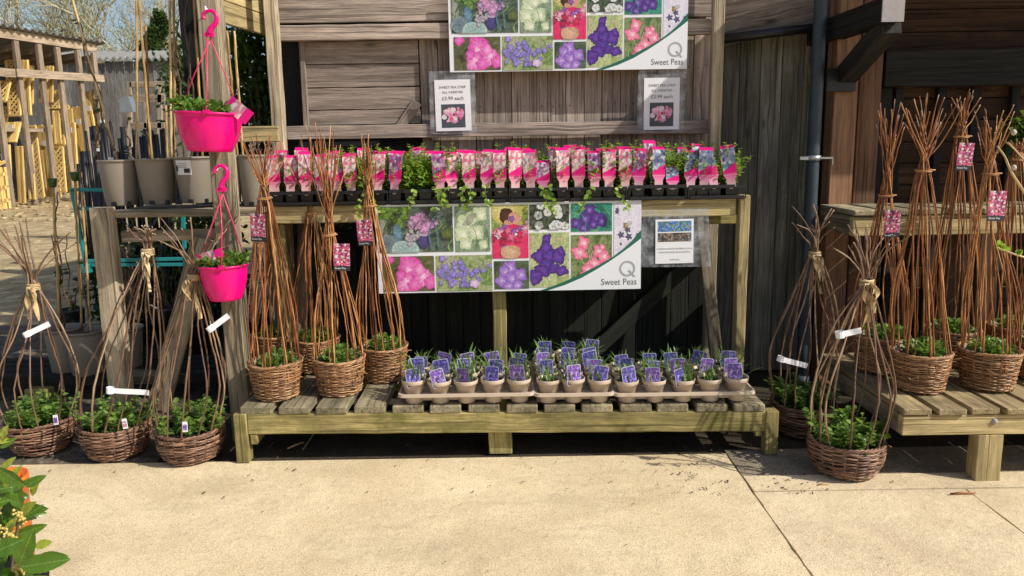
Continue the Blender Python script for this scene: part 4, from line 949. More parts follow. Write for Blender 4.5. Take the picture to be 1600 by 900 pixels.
q=U(592,459,TY-.035);q2=U(1001,451,TY-.035);ang=-math.atan2(q2.z-q.z,q2.x-q.x)
banner(q,0,ang,'white banner of sweet pea photos hung on the front of the staging table',(q2-q).length/BW)
q=U(703,113,4.33);q2=U(1073,107.5,4.33);banner(q,0,-math.atan2(q2.z-q.z,q2.x-q.x),'white banner of sweet pea photos fixed high on the board fence',(q2-q).length/BW)
# ------------------------------------------------------------------ paper signs
def psign(px0,py0,px1,py1,Y,label,kind):
    a=U(px0,py1,Y);b=U(px1,py0,Y);w,h=.205,(b.z-a.z);c=(a+b)/2
    r=thing('paper_sign',label,'sign',(c.x,Y,c.z),'laminated price signs',(0,R.uniform(-.015,.0),0))
    s=MB();e_=(.03,.05) if kind==0 else (.085,.055);s.add([(-w/2-e_[0]*R.uniform(.8,1.3),.004,-h/2-e_[1]*.3),(w/2+e_[0]*R.uniform(.8,1.2),.004,-h/2-e_[1]*.45),(w/2+e_[0]*R.uniform(.9,1.4),.004,h/2+e_[1]*R.uniform(.8,1.1)),(-w/2-e_[0]*R.uniform(.9,1.3),.004,h/2+e_[1])],[(0,1,2,3)]);s.obj('plastic_sleeve','sleeve',r)
    s=MB();s.box((0,0,0),(w,.0015,h));s.obj('sheet','paper',r)
    if kind==0:
        text('SWEET PEA STRIP',.020,'ink',r,(0,-.0014,h*.33),sx=1.);text('ALL VARIETIES',.019,'ink',r,(0,-.0014,h*.235));t=text('£3.99 each',.029,'ink',r,(0,-.0014,h*.105))
        s=MB();s.box((0,-.001,-h*.205),(.137,.0008,h*.46));s.obj('photo_panel','slate',r)
        s=MB();rr=random.Random(3)
        for k in range(42):
            a_=rr.uniform(0,6.28);q=math.sqrt(rr.random());x,z=.055*q*math.cos(a_),-h*.19+.043*q*math.sin(a_);rad=rr.uniform(.009,.016);n=9;c1=rr.choice([(.8,.25,.40),(.85,.5,.6),(.85,.75,.78),(.75,.12,.25),(.8,.35,.6)]);y=-.0018-.00004*k;vs=[(x,y,z)]
            for i in range(n): vs.append((x+rad*math.cos(i*2*PI/n)*rr.uniform(.7,1.15),y,z+rad*math.sin(i*2*PI/n)*rr.uniform(.7,1.15)))
            s.add(vs,[(0,1+i,1+(i+1)%n) for i in range(n)],.5,None,[shade_(c1,.75)]+[c1]*n)
        for k in range(4): s.add([(-.01+.006*k,-.0019,-h*.36),(-.006+.006*k,-.0019,-h*.36),(-.002+.003*k,-.0019,-h*.28),(-.006+.003*k,-.0019,-h*.28)],[(0,1,2,3)],.5,None,(.2,.35,.1))
        s.obj('bouquet_photo','photo2',r)
    else:
        s=MB();s.box((0,-.001,h*.34),(w*.88,.0008,h*.235));o=s.obj('photo_panel','card_blue',r);s=MB();s.box((0,-.001,h*.095),(w*.88,.0008,h*.20));s.obj('photo_panel','card_wood',r)
        text('COMMON ENGLISH BLUEBELLS 10.5cm',.0112,'inkgrey',r,(0,-.0014,-h*.18));text('(HYACINTHOIDES NON-SCRIPTA)',.0112,'inkgrey',r,(0,-.0014,-h*.26));text('£4.99 each',.0125,'inkgrey',r,(0,-.0014,-h*.43))
def shade_(c,f): return tuple(x*f for x in c)
psign(680,124,736,205,4.335,'white A4 sweet pea price sign below the left end of the upper banner',0)
psign(1006,121,1062,203,4.335,'white A4 sweet pea price sign below the right end of the upper banner',0)
psign(1024,342,1084,412,3.93,'white bluebell sign in a clear sleeve hanging from the staging table rail',1)
# ------------------------------------------------------------------ tall grey post and left display stand
PYY=3.66
q=U(360,400,PYY)
ps=thing('timber_post','tall weathered square post carrying the two pink hanging baskets','post',(q.x,PYY,0))
mb=MB();mb.board((0,0,0),(0,0,2.9),.098,.098,(1,0,0),.78,None,26,.0022);mb.obj('post','post',ps,bevel=.006)
mb=MB();mb.lathe((.03,-.05,U(372,622,PYY).z),[(0,0),(.010,0)],10);
def hook(px,py):
    k=U(px,py,PYY-.05);mb=MB();mb.tube([(k.x-ps.location.x,-.045,k.z+.012),(k.x-ps.location.x,-.075,k.z+.012),(k.x-ps.location.x,-.095,k.z),(k.x-ps.location.x,-.09,k.z+.022)],.004,8);mb.obj('hook','white',ps)
hook(327,20);hook(344,266)
st=thing('display_stand','weathered timber display stand with a shelf of tall grey pots','display stand',(-2.3,3.9,0))
def so_(mb,name,mat,bev=.004):
    o=mb.obj(name,mat,st,bevel=bev);o.location=(2.3,-3.9,0);return o
q=U(175,470,3.74);mb=MB();mb.board((q.x,3.74,0),(q.x,3.74,U(165,324,3.74).z),.098,.075,(1,0,0),.95,None,16,.002);so_(mb,'post','post')
mb=MB();a=U(176,332,3.80);b=U(352,321,3.80);zs=(a.z+b.z)/2
SZ=zs
mb.board((a.x,3.80,zs-.02),(-1.3,3.80,zs-.02),.035,.10,(0,0,1),.8,None,8,.001);so_(mb,'shelf_board','post')
for k in range(3):
    mb=MB();mb.board((a.x,3.91+k*.11,zs-.02),(-1.3,3.91+k*.11,zs-.02),.03,.09,(0,0,1),.7,None,8,.001);so_(mb,'shelf_board','post')
a=U(176,370,3.83).z;mb=MB();mb.board((q.x+.04,3.83,a),(-1.42,3.83,a+.01),.058,.03,(0,0,1),.95,None,8,.001);so_(mb,'rail','post')
mb=MB();a=U(318,372,3.79);b=U(247,640,3.79);mb.board(b,a,.115,.03,(1,0,0),.85,None,12,.0015);so_(mb,'brace','post')
mb=MB();a=U(0,600,4.05).z;zg=.13
mb.board((-3.6,4.28,zg),(-1.35,4.28,zg),.055,.03,(0,0,1),.55);so_(mb,'base_rail','fenceshade')
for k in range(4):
    mb=MB();mb.board((-3.5,4.33+k*.11,zg+.02),(-1.3,4.33+k*.11,zg+.02),.02,.095,(0,0,1),.5);so_(mb,'base_board','fenceshade')
mb=MB();q=G(46,628,.05);mb.board((q.x-.07,q.y+.1,.06),(q.x+.07,q.y+.1,.06),.085,.07,(0,0,1),1.1);so_(mb,'foot_block','greenwood')
q2=U(400,210,4.2);mb=MB();mb.board((-1.75,4.12,q2.z),(-1.27,4.12,q2.z),.085,.03,(0,0,1),1.1);so_(mb,'upper_rail','palewood')
for xx,yy in ((-1.36,4.15),):
    mb=MB();mb.board((xx,yy,0),(xx,yy,zs-.04),.07,.07,(1,0,0),.7);so_(mb,'rear_post','post')
# tall grey pots
def flp(c,prof,m,parent,seg=36,name='pot'):
    mb=MB();mb.lathe(c,prof,seg,.5,caps=(True,False));return mb.obj(name,m,parent)
def climb(mb,p0,p1,rad,m,rr,leaves=0,wind=True,n=26):
    p0=Vector(p0);p1=Vector(p1);pts=[]
    for i in range(n+1):
        t=i/n;pts.append(p0.lerp(p1,t)+Vector((math.sin(t*14),math.cos(t*14),0))*rad*1.7+rv(rr)*rad*.7)
    mb.tube(pts,[rad*(1.1-.5*i/n) for i in range(n+1)],5,rr.random(),m)
    for k in range(leaves):
        q=rr.choice(pts);mb.leaf(q,rv(rr)+Vector((0,-.5,0)),rv(rr),.05,.025,rr.random(),'darkleaf')
def tallpot(px0,px1,py0,py1,Y,label,canes,seed,sticker=False,group='tall grey pots of climbers on the stand shelf'):
    rr=random.Random(seed);xc=(U(px0,py0,Y).x+U(px1,py0,Y).x)/2;w=(U(px1,py0,Y).x-U(px0,py0,Y).x)/2;zb=U((px0+px1)/2,py1,Y-w*.7).z;zt=U((px0+px1)/2,py0,Y-w).z;h=zt-zb
    r=thing('potted_climber',label,'potted plant',(xc,Y,zb),group)
    pr=[(w*.74,0),(w*.76,.004),(w*.95,h*.9),(w*.955,h*.955),(w,h*.96),(w*1.005,h*.995),(w*.985,h),(w*.955,h*.99),(w*.93,h*.85)]
    flp((0,0,0),pr,'potgrey',r);mb=MB();mb.lathe((0,0,0),[(.001,h*.88),(w*.935,h*.87)],20);mb.obj('soil','soil',r)
    for q in range(3):
        a=-PI/2+(q-1)*.9;mb=MB();mb.box((w*.755*math.cos(a),w*.755*math.sin(a),.012),(.026,.012,.022));mb.obj('drain_slot','black',r)
    if sticker:
        mb=MB();n=8;vs=[]
        for i in range(n+1):
            a=-PI/2-.62+.85*i/n
            for z in (.62,.93): rad=w*(.75+.2*z/.9)+.002;vs.append((rad*math.cos(a),rad*math.sin(a),z*h))
        mb.add(vs,[(2*i,2*i+2,2*i+3,2*i+1) for i in range(n)]);o=mb.obj('sticker','white',r)
        mb=MB()
        for i in range(11):
            a=-PI/2-.12+.026*i;rad=w*(.75+.2*.72/.9)+.0035;mb.box((rad*math.cos(a),rad*math.sin(a),.71*h),(.0022*(1+(i%3==0)),.001,.022))
        for z in (.86,.82,.78):
            for i in range(7): a=-PI/2-.45+.07*i;rad=w*(.75+.2*z/.9)+.0035;mb.box((rad*math.cos(a),rad*math.sin(a),z*h),(.008,.001,.0018))
        a=-PI/2-.55;rad=w*.93+.003;mb.box((rad*math.cos(a),rad*math.sin(a),.76*h),(.008,.002,.03));mb.obj('sticker_print','ink',r)
    for (x0,y0,x1,y1,kind,dy) in canes:
        a=U(x0,y0,Y+dy)-Vector((xc,Y,zb));a.z=h*.86;b=U(x1,y1,Y+dy)-Vector((xc,Y,zb));L=(b-a).length;b=b if y1>5 else a+(b-a)*1.12
        mb=MB()
        if kind=='b':
            pts=[a.lerp(b,i/14)+rv(rr)*.0015 for i in range(15)];mb.tube(pts,[.0062*(1.25 if i%3==0 else 1) for i in range(15)],8,rr.random());mb.obj('bamboo_cane','bamboo',r)
        else: climb(mb,a,b,.0062,'stem',rr,4);mb.obj('climbing_stem',None,r)
    return r
tallpot(154,213,250,322,3.93,'tall grey pot leftmost on the shelf with brown stem on leaning cane',[(184,245,113,0,'b',.1),(181,245,120,30,'s',.1),(150,245,150,150,'s',.1)],41)
tallpot(212,273,248,320,3.93,'tall grey pot, second on the shelf, with a trio of thick bamboo canes',[(212,245,214,0,'b',.05),(237,245,217,0,'b',.05),(233,245,228,40,'b',.1),(206,245,195,190,'s',.1),(234,245,226,90,'s',.08)],42)
tallpot(271,335,245,318,3.93,'tall grey pot with a white barcode sticker, third on the shelf',[(267,245,265,0,'b',.0),(273,245,271,0,'b',.05),(261,245,259,165,'b',.05),(284,245,275,30,'s',.05),(297,245,291,0,'s',.1)],43,True)
tallpot(331,376,243,318,3.95,'grey pot mostly hidden behind the tall hanging basket post',[(316,240,303,0,'b',.1),(305,240,294,50,'s',.1)],44)
tallpot(369,420,242,322,3.98,'pale lit grey pot just right of the hanging basket post',[(371,238,355,48,'b',.05),(379,238,366,48,'b',.05)],45)
for i,(a,b,c,d,Y,l) in enumerate(((71,129,518,592,4.42,'grey pot on the low deck at the left, standing furthest back of the two'),(103,163,522,598,4.36,'grey pot on the low deck beside the stand post, in front of its neighbour'),(165,222,518,585,4.48,'grey pot hidden behind the stand post, white marked label inside'))):
    tallpot(a,b,c,d,Y,l,[((96,500,86,300,'s',.0),) ,((135,500,122,250,'s',0),(140,505,128,300,'b',0)),((200,500,205,420,'s',0),)][i],50+i,False,'grey pots on the low deck at the left')
# green cane caps and the two bamboo canes in front
for (px,py) in ((82,279),(116,268)):
    pass
for (x0,y0,x1,y1,l) in ((94,520,82,285,'bamboo cane with a green cap, left of the teal frame'),(128,512,117,275,'bamboo cane with a green cap, crossing the teal frame')):
    a=U(x0,y0,4.40);b=U(x1,y1,4.40);r=thing('capped_cane',l,'cane',a,'green capped canes');mb=MB();mb.tube([(b-a)*(i/12)+rv()*.002 for i in range(13)],[.007*(1.3 if i%4==0 else 1) for i in range(13)],8,.5);mb.obj('cane','bamboo',r)
    mb=MB();d=b-a;mb.lathe(d,[(.012,-.03),(.019,-.025),(.026,.02),(.02,.024),(.001,.024)],14);mb.obj('cap','teal' if 0 else 'shrub',r)
# teal trolley frame
r=thing('trolley_frame','teal metal trolley frame behind the display stand','trolley',(-3,4.75,0))
def tl(p,q,w=.022,Y=4.75):
    a=U(p[0],p[1],Y);b=U(q[0],q[1],Y);mb=MB();mb.board(a,b,w,.022,(0,0,1) if abs(p[0]-q[0])>abs(p[1]-q[1]) else (1,0,0),1.);o=mb.obj('bar','teal',r,bevel=.002);o.location=(3,-4.75,0)
tl((112,296),(172,297));tl((113,296),(135,418));tl((125,326),(160,326));tl((131,408),(300,404));tl((136,414),(300,413));tl((131,418),(134,418));tl((286,335),(290,420))
mb=MB();a=U(136,419,4.74);mb.box(a,(.055,.06,.065));o=mb.obj('caster_block','teal',r,bevel=.006);o.location=(3,-4.75,0)
# ------------------------------------------------------------------ hanging baskets
def hbasket(px,py_rim,py_bot,pw,hook_px,Y,label,tilt,seed,panel,tagdef,bigtag):
    rr=random.Random(seed);c=U(px,py_rim,Y);w=(U(px+pw/2,py_rim,Y).x-U(px-pw/2,py_rim,Y).x)/2;h=c.z-U(px,py_bot,Y-w*.5).z
    r=thing('hanging_basket',label,'hanging basket',c,'bright pink plastic hanging baskets',(0,tilt,0))
    fl=(lambda a,k:(.018*abs(math.sin(a*7)) if 1<=k<=5 else 0)) if panel else None
    mb=MB();pr=[(w*.40,-h+.012),(w*.62,-h),(w*.66,-h+.004),(w*.70,-h+.02),(w*.83,-h*.66),(w*.91,-h*.36),(w*.95,-.03),(w*.95,-.018),(w*.955,-.015),(w*.96,-.006),(w*1.02,-.004),(w*1.035,.0),(w*1.03,.006),(w*.97,.004),(w*.93,-.02)]
    mb.lathe((0,0,0),pr,48,.5,flut=fl,caps=(True,False))
    for q in range(3): a=q*2*PI/3-PI/2+.3;mb.box((w*1.02*math.cos(a),w*1.02*math.sin(a),.006),(.022,.022,.016))
    mb.obj('pot','pink',r)
    mb=MB();mb.lathe((0,0,0),[(.001,-.012),(w*.93,-.02)],20);mb.obj('soil','soil',r)
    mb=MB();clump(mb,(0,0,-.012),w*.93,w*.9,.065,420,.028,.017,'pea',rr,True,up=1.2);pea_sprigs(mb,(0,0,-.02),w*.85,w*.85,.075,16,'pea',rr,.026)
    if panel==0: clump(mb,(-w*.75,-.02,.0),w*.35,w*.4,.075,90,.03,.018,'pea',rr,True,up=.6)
    mb.obj('foliage','pea',r)
    M_=Matrix.Rotation(-tilt,4,'Y')
    def loc(px,py,yy): 
        q=U(px,py,yy)-c;return (M_@q)
    # swan neck hanger
    pts=[loc(*p,Y+.0) for p in hook_px];pts2=spline(pts,5);n=len(pts2)
    mb=MB()
    vs=[];off=0
    rad=[.0075+.0075*max(0,(i/(n-1)-.35))*1.4 for i in range(n)]
    mb.tube(pts2,rad,8,.5);mb.box(pts2[-1]+Vector((0,0,-.006)),(.040,.016,.018));mb.obj('hanger','pink',r)
    top=pts2[-1]+Vector((0,0,-.012))
    for q in range(3):
        a=q*2*PI/3-PI/2+.3;e=Vector((w*1.0*math.cos(a),w*1.0*math.sin(a),.006));mb=MB();mb.tube([top+Vector(((q-1)*.011,0,0)),top.lerp(e,.5)+rv(rr)*.003,e],.0026,6);mb.obj('cord','pinkc',r)
    # printed tag
    mb=MB();(tx0,ty0,tx1,ty1,hw)=tagdef;a=loc(tx0,ty0,Y-w*.35);b=loc(tx1,ty1,Y-w*.35);d=(b-a).normalized();u=Vector((-d.z,0,d.x)).normalized()
    if u.z<0:u=-u
    n=8;vs=[];gc=[]
    for i in range(n+1):
        t=i/n;p=a.lerp(b,t)+Vector((0,-.01*math.sin(t*PI),0))
        for s_ in (-1,1): vs.append(p+u*hw*s_);gc.append((.25*s_,.30+.75*t,0))
    mb.add(vs,[(2*i,2*i+2,2*i+3,2*i+1) for i in range(n)],.5,gc,smooth=True);mb.obj('printed_tag','lab_red',r)
    return r
hbasket(327,178,237,102,[(319,30),(317,24),(322,18),(331,17),(338,25),(337,36),(330,44),(327,52)],3.46,'pink hanging basket hanging highest on the post, young green foliage, printed tag at its right',.055,61,0,(356,158,390,186,.034),0)
hbasket(349,414,471,74,[(336,271),(335,266),(339,261),(347,259),(354,265),(354,276),(347,286),(346,294)],3.44,'smaller fluted pink hanging basket lower on the post, pink and white tag',-.0,62,1,(309,407,349,396,.028),0)
# ------------------------------------------------------------------ background left: dark clutter and greenery
def shrub(name,px,py,Y,rx,rz,n,L,mat,label,cat='shrub',group=None,seed=1,ry=None,stems=5,tr=(0,1)):
    rr=random.Random(seed);c=U(px,py,Y);r=thing(name,label,cat,(c.x,Y,max(0,c.z-rz)),group);z0=c.z-max(0,c.z-rz);ry=ry or rx
    mb=MB()
    cl=[(rv(rr),rr.uniform(.5,1)) for _ in range(16)]
    for k in range(n):
        b,s=rr.choice(cl);p=Vector((b.x*rx*s*.8,b.y*ry*s*.8,b.z*rz*s*.8))+Vector((rr.gauss(0,.25)*rx,rr.gauss(0,.25)*ry,rr.gauss(0,.25)*rz))
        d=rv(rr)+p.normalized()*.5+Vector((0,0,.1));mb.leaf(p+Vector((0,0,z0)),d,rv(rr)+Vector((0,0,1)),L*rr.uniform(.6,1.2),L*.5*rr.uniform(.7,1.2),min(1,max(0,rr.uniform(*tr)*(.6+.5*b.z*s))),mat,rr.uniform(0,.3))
    mb.obj('foliage',None,r)
    mb=MB()
    for q in range(stems):
        e=Vector((rr.uniform(-.7,.7)*rx,rr.uniform(-.5,.5)*ry,z0+rr.uniform(.2,.9)*rz));mb.tube(spline([Vector((e.x*.2,0,-z0+z0)),e*.5+rv(rr)*.03,e],4),.008,5,.5)
    mb.obj('stem','stem',r);return r
shrub('evergreen_shrub',400,120,5.3,.24,.42,1500,.075,'shrub','bright green laurel like shrub behind the pale square post','shrub',None,81)
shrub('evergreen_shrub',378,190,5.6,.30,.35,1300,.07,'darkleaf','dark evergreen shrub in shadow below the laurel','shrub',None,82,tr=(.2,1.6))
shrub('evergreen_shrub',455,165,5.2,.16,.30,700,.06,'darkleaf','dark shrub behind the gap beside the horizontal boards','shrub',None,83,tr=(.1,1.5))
shrub('evergreen_shrub',285,130,5.6,.16,.40,700,.06,'shrub','thin leafy climber seen between the bamboo canes and the post','shrub',None,84,tr=(0,.6))
shrub('potted_conifer',302,350,5.0,.16,.09,500,.04,'shrub','small bushy green plant under the pot shelf','potted plant',None,85,tr=(0,.6))
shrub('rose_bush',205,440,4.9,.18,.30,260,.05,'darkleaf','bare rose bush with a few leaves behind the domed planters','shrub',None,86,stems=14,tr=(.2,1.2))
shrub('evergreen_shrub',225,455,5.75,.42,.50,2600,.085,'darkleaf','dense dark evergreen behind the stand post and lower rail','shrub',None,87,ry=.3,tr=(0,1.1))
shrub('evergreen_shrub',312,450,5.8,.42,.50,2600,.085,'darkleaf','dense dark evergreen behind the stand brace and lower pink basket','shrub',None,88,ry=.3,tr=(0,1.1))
bar=thing('unseen_building','unseen barn standing directly behind the board fence','building',(1.8,6.9,0))  # out-of-view block, added so its shadow falls across the left yard
for nm_,c_,s_,m_ in (('front_wall',(0,-1.8,2.3),(5.2,.08,4.6),'clad'),('side_wall',(-2.6,.0,2.3),(.08,3.52,4.6),'clad'),('side_wall',(2.6,0,2.3),(.08,3.52,4.6),'clad'),('rear_wall',(0,1.8,2.3),(5.2,.08,4.6),'clad'),('roof',(0,0,4.66),(5.6,4.2,.1),'roofsheet')):
    mb=MB();mb.box(c_,s_);mb.obj(nm_,m_,bar)
# dark nursery pots under the shelf
rr_=random.Random(90)
for i in range(14):
    x=-3.05+i*.135+rr_.uniform(-.02,.02);y=4.95+rr_.uniform(0,.5);h=rr_.uniform(.2,.32);r=thing('nursery_pot',['black nursery pot with a bare rooted twig behind the display stand','tall black nursery pot with several bare stems behind the display stand'][i%2],'potted plant',(x,y,0.14 if y<5.1 else 0),'black nursery pots behind the display stand')
    mb=MB();mb.lathe((0,0,0),[(.06,0),(.08,h*.95),(.085,h),(.078,h),(.074,h*.9),(.001,h*.9)],20,caps=(True,False));mb.obj('pot','black',r)
    mb=MB()
    for q in range(rr_.randint(2,5)):
        e=Vector((rr_.uniform(-.12,.12),rr_.uniform(-.1,.1),h+rr_.uniform(.3,.75)));climb(mb,(0,0,h*.88),e,.005,'stem',rr_,5,n=10)
    mb.obj('stems',None,r)
mb=MB()
r=thing('lean_to','dark open lean-to behind the stand with a pale eaves board','shed',(-1.5,5,0))
def lo(mb,name,mat,bev=.003):
    o=mb.obj(name,mat,r,bevel=bev);o.location=(1.5,-5,0)
a=U(350,40,4.0);b=U(416,58,4.55);d=(b-a);a2=a-d*.35;mb=MB()
for k in range(3): mb.board(a2+Vector((0,0,.065+k*.118)),b+d*.9+Vector((0,0,.065+k*.118)),.113,.025,(0,0,1),[1.,1.1,.95][k],None,8,.001)
lo(mb,'eaves_board','palewood')
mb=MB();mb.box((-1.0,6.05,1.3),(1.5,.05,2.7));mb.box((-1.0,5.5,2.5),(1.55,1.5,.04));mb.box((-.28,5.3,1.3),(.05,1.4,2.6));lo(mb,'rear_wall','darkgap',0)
mb=MB();mb.board(U(296,40,4.9)-Vector((0,0,1.2)),U(296,40,4.9)+Vector((0,0,1.)),.10,.05,(1,0,0),.5);lo(mb,'post','black_beam')
mb=MB();p=U(440,96,4.62);q=U(532,62,4.62);n=40;vs=[]
for i in range(n+1):
    t=i/n;c=p.lerp(q,t);w=.028*math.sin(t*n*.9)
    for yy in (0,.5): vs.append((c.x,4.55+w*.6+yy*.0+ (0.6*yy),c.z+w*.5+yy*.25))
mb.add(vs,[(2*i,2*i+2,2*i+3,2*i+1) for i in range(n)],smooth=True)
vs=[]
for i in range(n+1):
    t=i/n;c=p.lerp(q,t);w=.016*math.sin(t*n*.9)
    vs+=[(c.x,4.55+w,c.z-.045),(c.x,4.55+w,c.z+.03)]
mb.add(vs,[(2*i,2*i+2,2*i+3,2*i+1) for i in range(n)],smooth=True);lo(mb,'roof_edge','roofsheet',0)
# black boxed stock & gate far behind
def gz(px,py,Y): return U(px,py,Y)
r=thing('timber_gate','pale timber gate leaning in front of the grey fence','gate',gz(235,160,12))
for (x0,y0,x1,y1,w) in ((203,128,203,240,.07),(203,132,265,132,.09),(205,154,258,154,.13),(250,132,250,240,.07),(205,196,258,196,.09),(228,160,228,240,.05)):
    a=gz(x0,y0,12)-r.location;b=gz(x1,y1,12)-r.location;mb=MB();mb.board(a,b,w,.05,(0,0,1) if y0==y1 else (1,0,0));mb.obj('bar','shedwood',r,bevel=.004)
rr_=random.Random(91)
for i,(px,py,w,h) in enumerate(((150,215,.34,.55),(172,180,.2,.5),(190,215,.5,.6),(215,215,.3,.4),(160,262,.4,.8),(146,262,.3,.9),(243,210,.3,.45),(262,215,.3,.6))):
    q=gz(px,py,8.6);r=thing('stacked_stock',['black wrapped bundle of garden stock seen behind the tall pots, left part','dark stacked garden goods seen between the bamboo canes'][i%2],'stock',(q.x,8.6,max(0,q.z-h)),'dark goods stacked behind the tall pots')
    mb=MB();n=int(w/.06)
    for k in range(n): mb.tube([(-w/2+k*.06+rr_.uniform(-.01,.01),rr_.uniform(-.05,.05),-q.z+h if q.z-h>0 else 0),(-w/2+k*.06+rr_.uniform(-.03,.03),0,1.25*h*rr_.uniform(.5,1))],rr_.uniform(.012,.03),7)
    mb.obj('tubes','black',r)
    mb=MB();
    mb.box((rr_.uniform(-w/3,w/3),-.1,rr_.uniform(.2,.9)*h),(.05,.01,.035))
    mb.obj('label','white',r)
q=gz(195,160,9);r=tag(MB.obj((lambda m:(m.add([(-.07,0,-.11),(.09,0,-.11),(.045,0,.07),(-.055,0,.05),(-.07,.12,-.11),(.09,.12,-.11),(.045,.12,.07),(-.055,.12,.05)],[(0,1,2,3),(7,6,5,4),(1,5,6,2),(4,0,3,7),(3,2,6,7),(4,5,1,0)]),m)[1])(MB()),'slate_lantern','metal',None,q),'pale metal lamp hood standing above the black stock','lamp')
# ------------------------------------------------------------------ far left timber store
A=Vector((-13.9,19.9,0));B=Vector((G(165,308).x+.1,23.7,0));Dv=(B-A).normalized();A0=A-Dv*4.2;LN=(B-A0).length
store=thing('timber_store','long open fronted timber store with a corrugated roof at the far left','open shed',A0)
def P(l,z,back=0.): 
    nrm=Vector((-abs(Dv.y),Dv.x*math.copysign(1,Dv.y),0));nrm=Vector((-Dv.y,Dv.x,0))
    if nrm.x>0:nrm=-nrm
    return A0+Dv*l+nrm*back+Vector((0,0,z))
def sto(mb,name,mat,bev=0.):
    o=mb.obj(name,mat,store,bevel=bev);o.location=-A0
TH=4.72
# post screen x positions → l
def l_at(px):
    d=ray(px,200);k=d[0]/d[1]   # x=k*y on plan
    # A0.x+Dv.x*l = k*(A0.y+Dv.y*l)
    return (k*A0.y-A0.x)/(Dv.x-k*Dv.y)
pl=[l_at(p) for p in (-30,3,40,75,103,134,158)]
for l in pl:
    mb=MB();mb.board(P(l,0),P(l,TH-.2),.15,.12,Dv,R.uniform(.7,.95));sto(mb,'post','shedwood',.01)
    mb=MB();mb.board(P(l,TH-.35),P(l,TH-.55,2.2),.16,.08,(0,0,1),.7);sto(mb,'rafter','shedwood')
mb=MB();mb.board(P(-1,TH-.05),P(LN+.3,TH-.05),.24,.06,(0,0,1),1.1,None,8,.005);sto(mb,'fascia','shedwood')
mb=MB();mb.board(P(pl[2]-.2,TH-1.08,-.12),P(LN+.35,TH-.98,-.12),.22,.06,(0,0,1),1.1);mb.board(P(-1,TH-1.15,-.12),P(pl[1]+.5,TH-1.1,-.12),.22,.06,(0,0,1),1.);sto(mb,'rail','shedwood')
mb=MB();n=160;vs=[]
for i in range(n+1):
    l=-1+(LN+1.5)*i/n;w=.045*math.sin(i*1.6)
    vs+=[P(l,TH+.13+w,-.2),P(l,TH-.22+w,3.0)]
mb.add(vs,[(2*i,2*i+2,2*i+3,2*i+1) for i in range(n)],smooth=True);sto(mb,'roof','roofsheet')
mb=MB();mb.board(P(-1,2.0,2.6),P(LN,2.0,2.6),4.6,.05,(0,0,1),.35);sto(mb,'rear_wall','greyfence')
for l0,z in ((pl[2],2.2),(pl[1],2.35)):
    pass
mb=MB();mb.board(P(-1,2.1,.8),P(pl[3],2.1,.8),.10,1.4,(0,0,1),.9);sto(mb,'shelf','shedwood')
def lattice(l0,l1,z0,z1,back,lean,label,dens=.13,diag=True):
    l0+=2.5*back;l1+=2.5*back;lean*=1.35
    r=thing('trellis_panel',label,'trellis',P(l0,z0,back),'timber trellis panels leaning in the store')
    o_=P(l0,z0,back);top=Vector((Dv.y,-Dv.x,0));
    bk=(P(0,0,1)-P(0,0,0));hh=z1-z0;w=l1-l0
    def Q(a,b): return Dv*a+bk*(lean*b/hh)+Vector((0,0,b))
    mb=MB()
    for (p,q) in (((0,0),(w,0)),((0,hh),(w,hh)),((0,0),(0,hh)),((w,0),(w,hh))): mb.board(Q(*p),Q(*q),.055,.05,Dv if p[0]==q[0] else (0,0,1),1.)
    n=int((w+hh)/dens)
    for i in range(1,n):
        s=i*dens
        for sg in (0,1):
            a0,b0=(s,0) if s<w else (w,s-w);a1,b1=(0,s) if s<hh else (s-hh,hh)
            if sg: a0,a1=w-a0,w-a1
            if diag: mb.board(Q(a0,b0)-bk*.02*sg,Q(a1,b1)-bk*.02*sg,.042,.015,(0,0,1),R.uniform(.85,1.15))
    mb.obj('lattice','freshwood',r)
def bundle(l0,l1,z0,z1,back,lean,label,sticker=True):
    l0+=2.5*back;l1+=2.5*back;lean*=1.5
    r=thing('board_bundle',label,'timber bundle',P(l0,z0,back),'bundles of pale boards stacked in the store')
    bk=(P(0,0,1)-P(0,0,0));w=l1-l0;n=max(3,int(w/.085));mb=MB();hh=z1-z0
    for i in range(n):
        x=w*(i+.5)/n;mb.board(Dv*x+bk*R.uniform(0,.02),Dv*(x+R.uniform(-.02,.02))+bk*lean+Vector((0,0,hh*R.uniform(.985,1.))),w/n-.018,.06,Dv,R.uniform(.8,1.15))
    mb.obj('boards','freshwood',r)
    if sticker:
        mb=MB()
        for k in range(2): q=Dv*(w*R.uniform(.2,.8))+bk*(lean*.7-.06)+Vector((0,0,hh*(.72+.1*k)));mb.board(q-Dv*.09,q+Dv*.09,.13,.01,(0,0,1))
        mb.obj('sticker','white',r)
rr_=random.Random(92);L=l_at
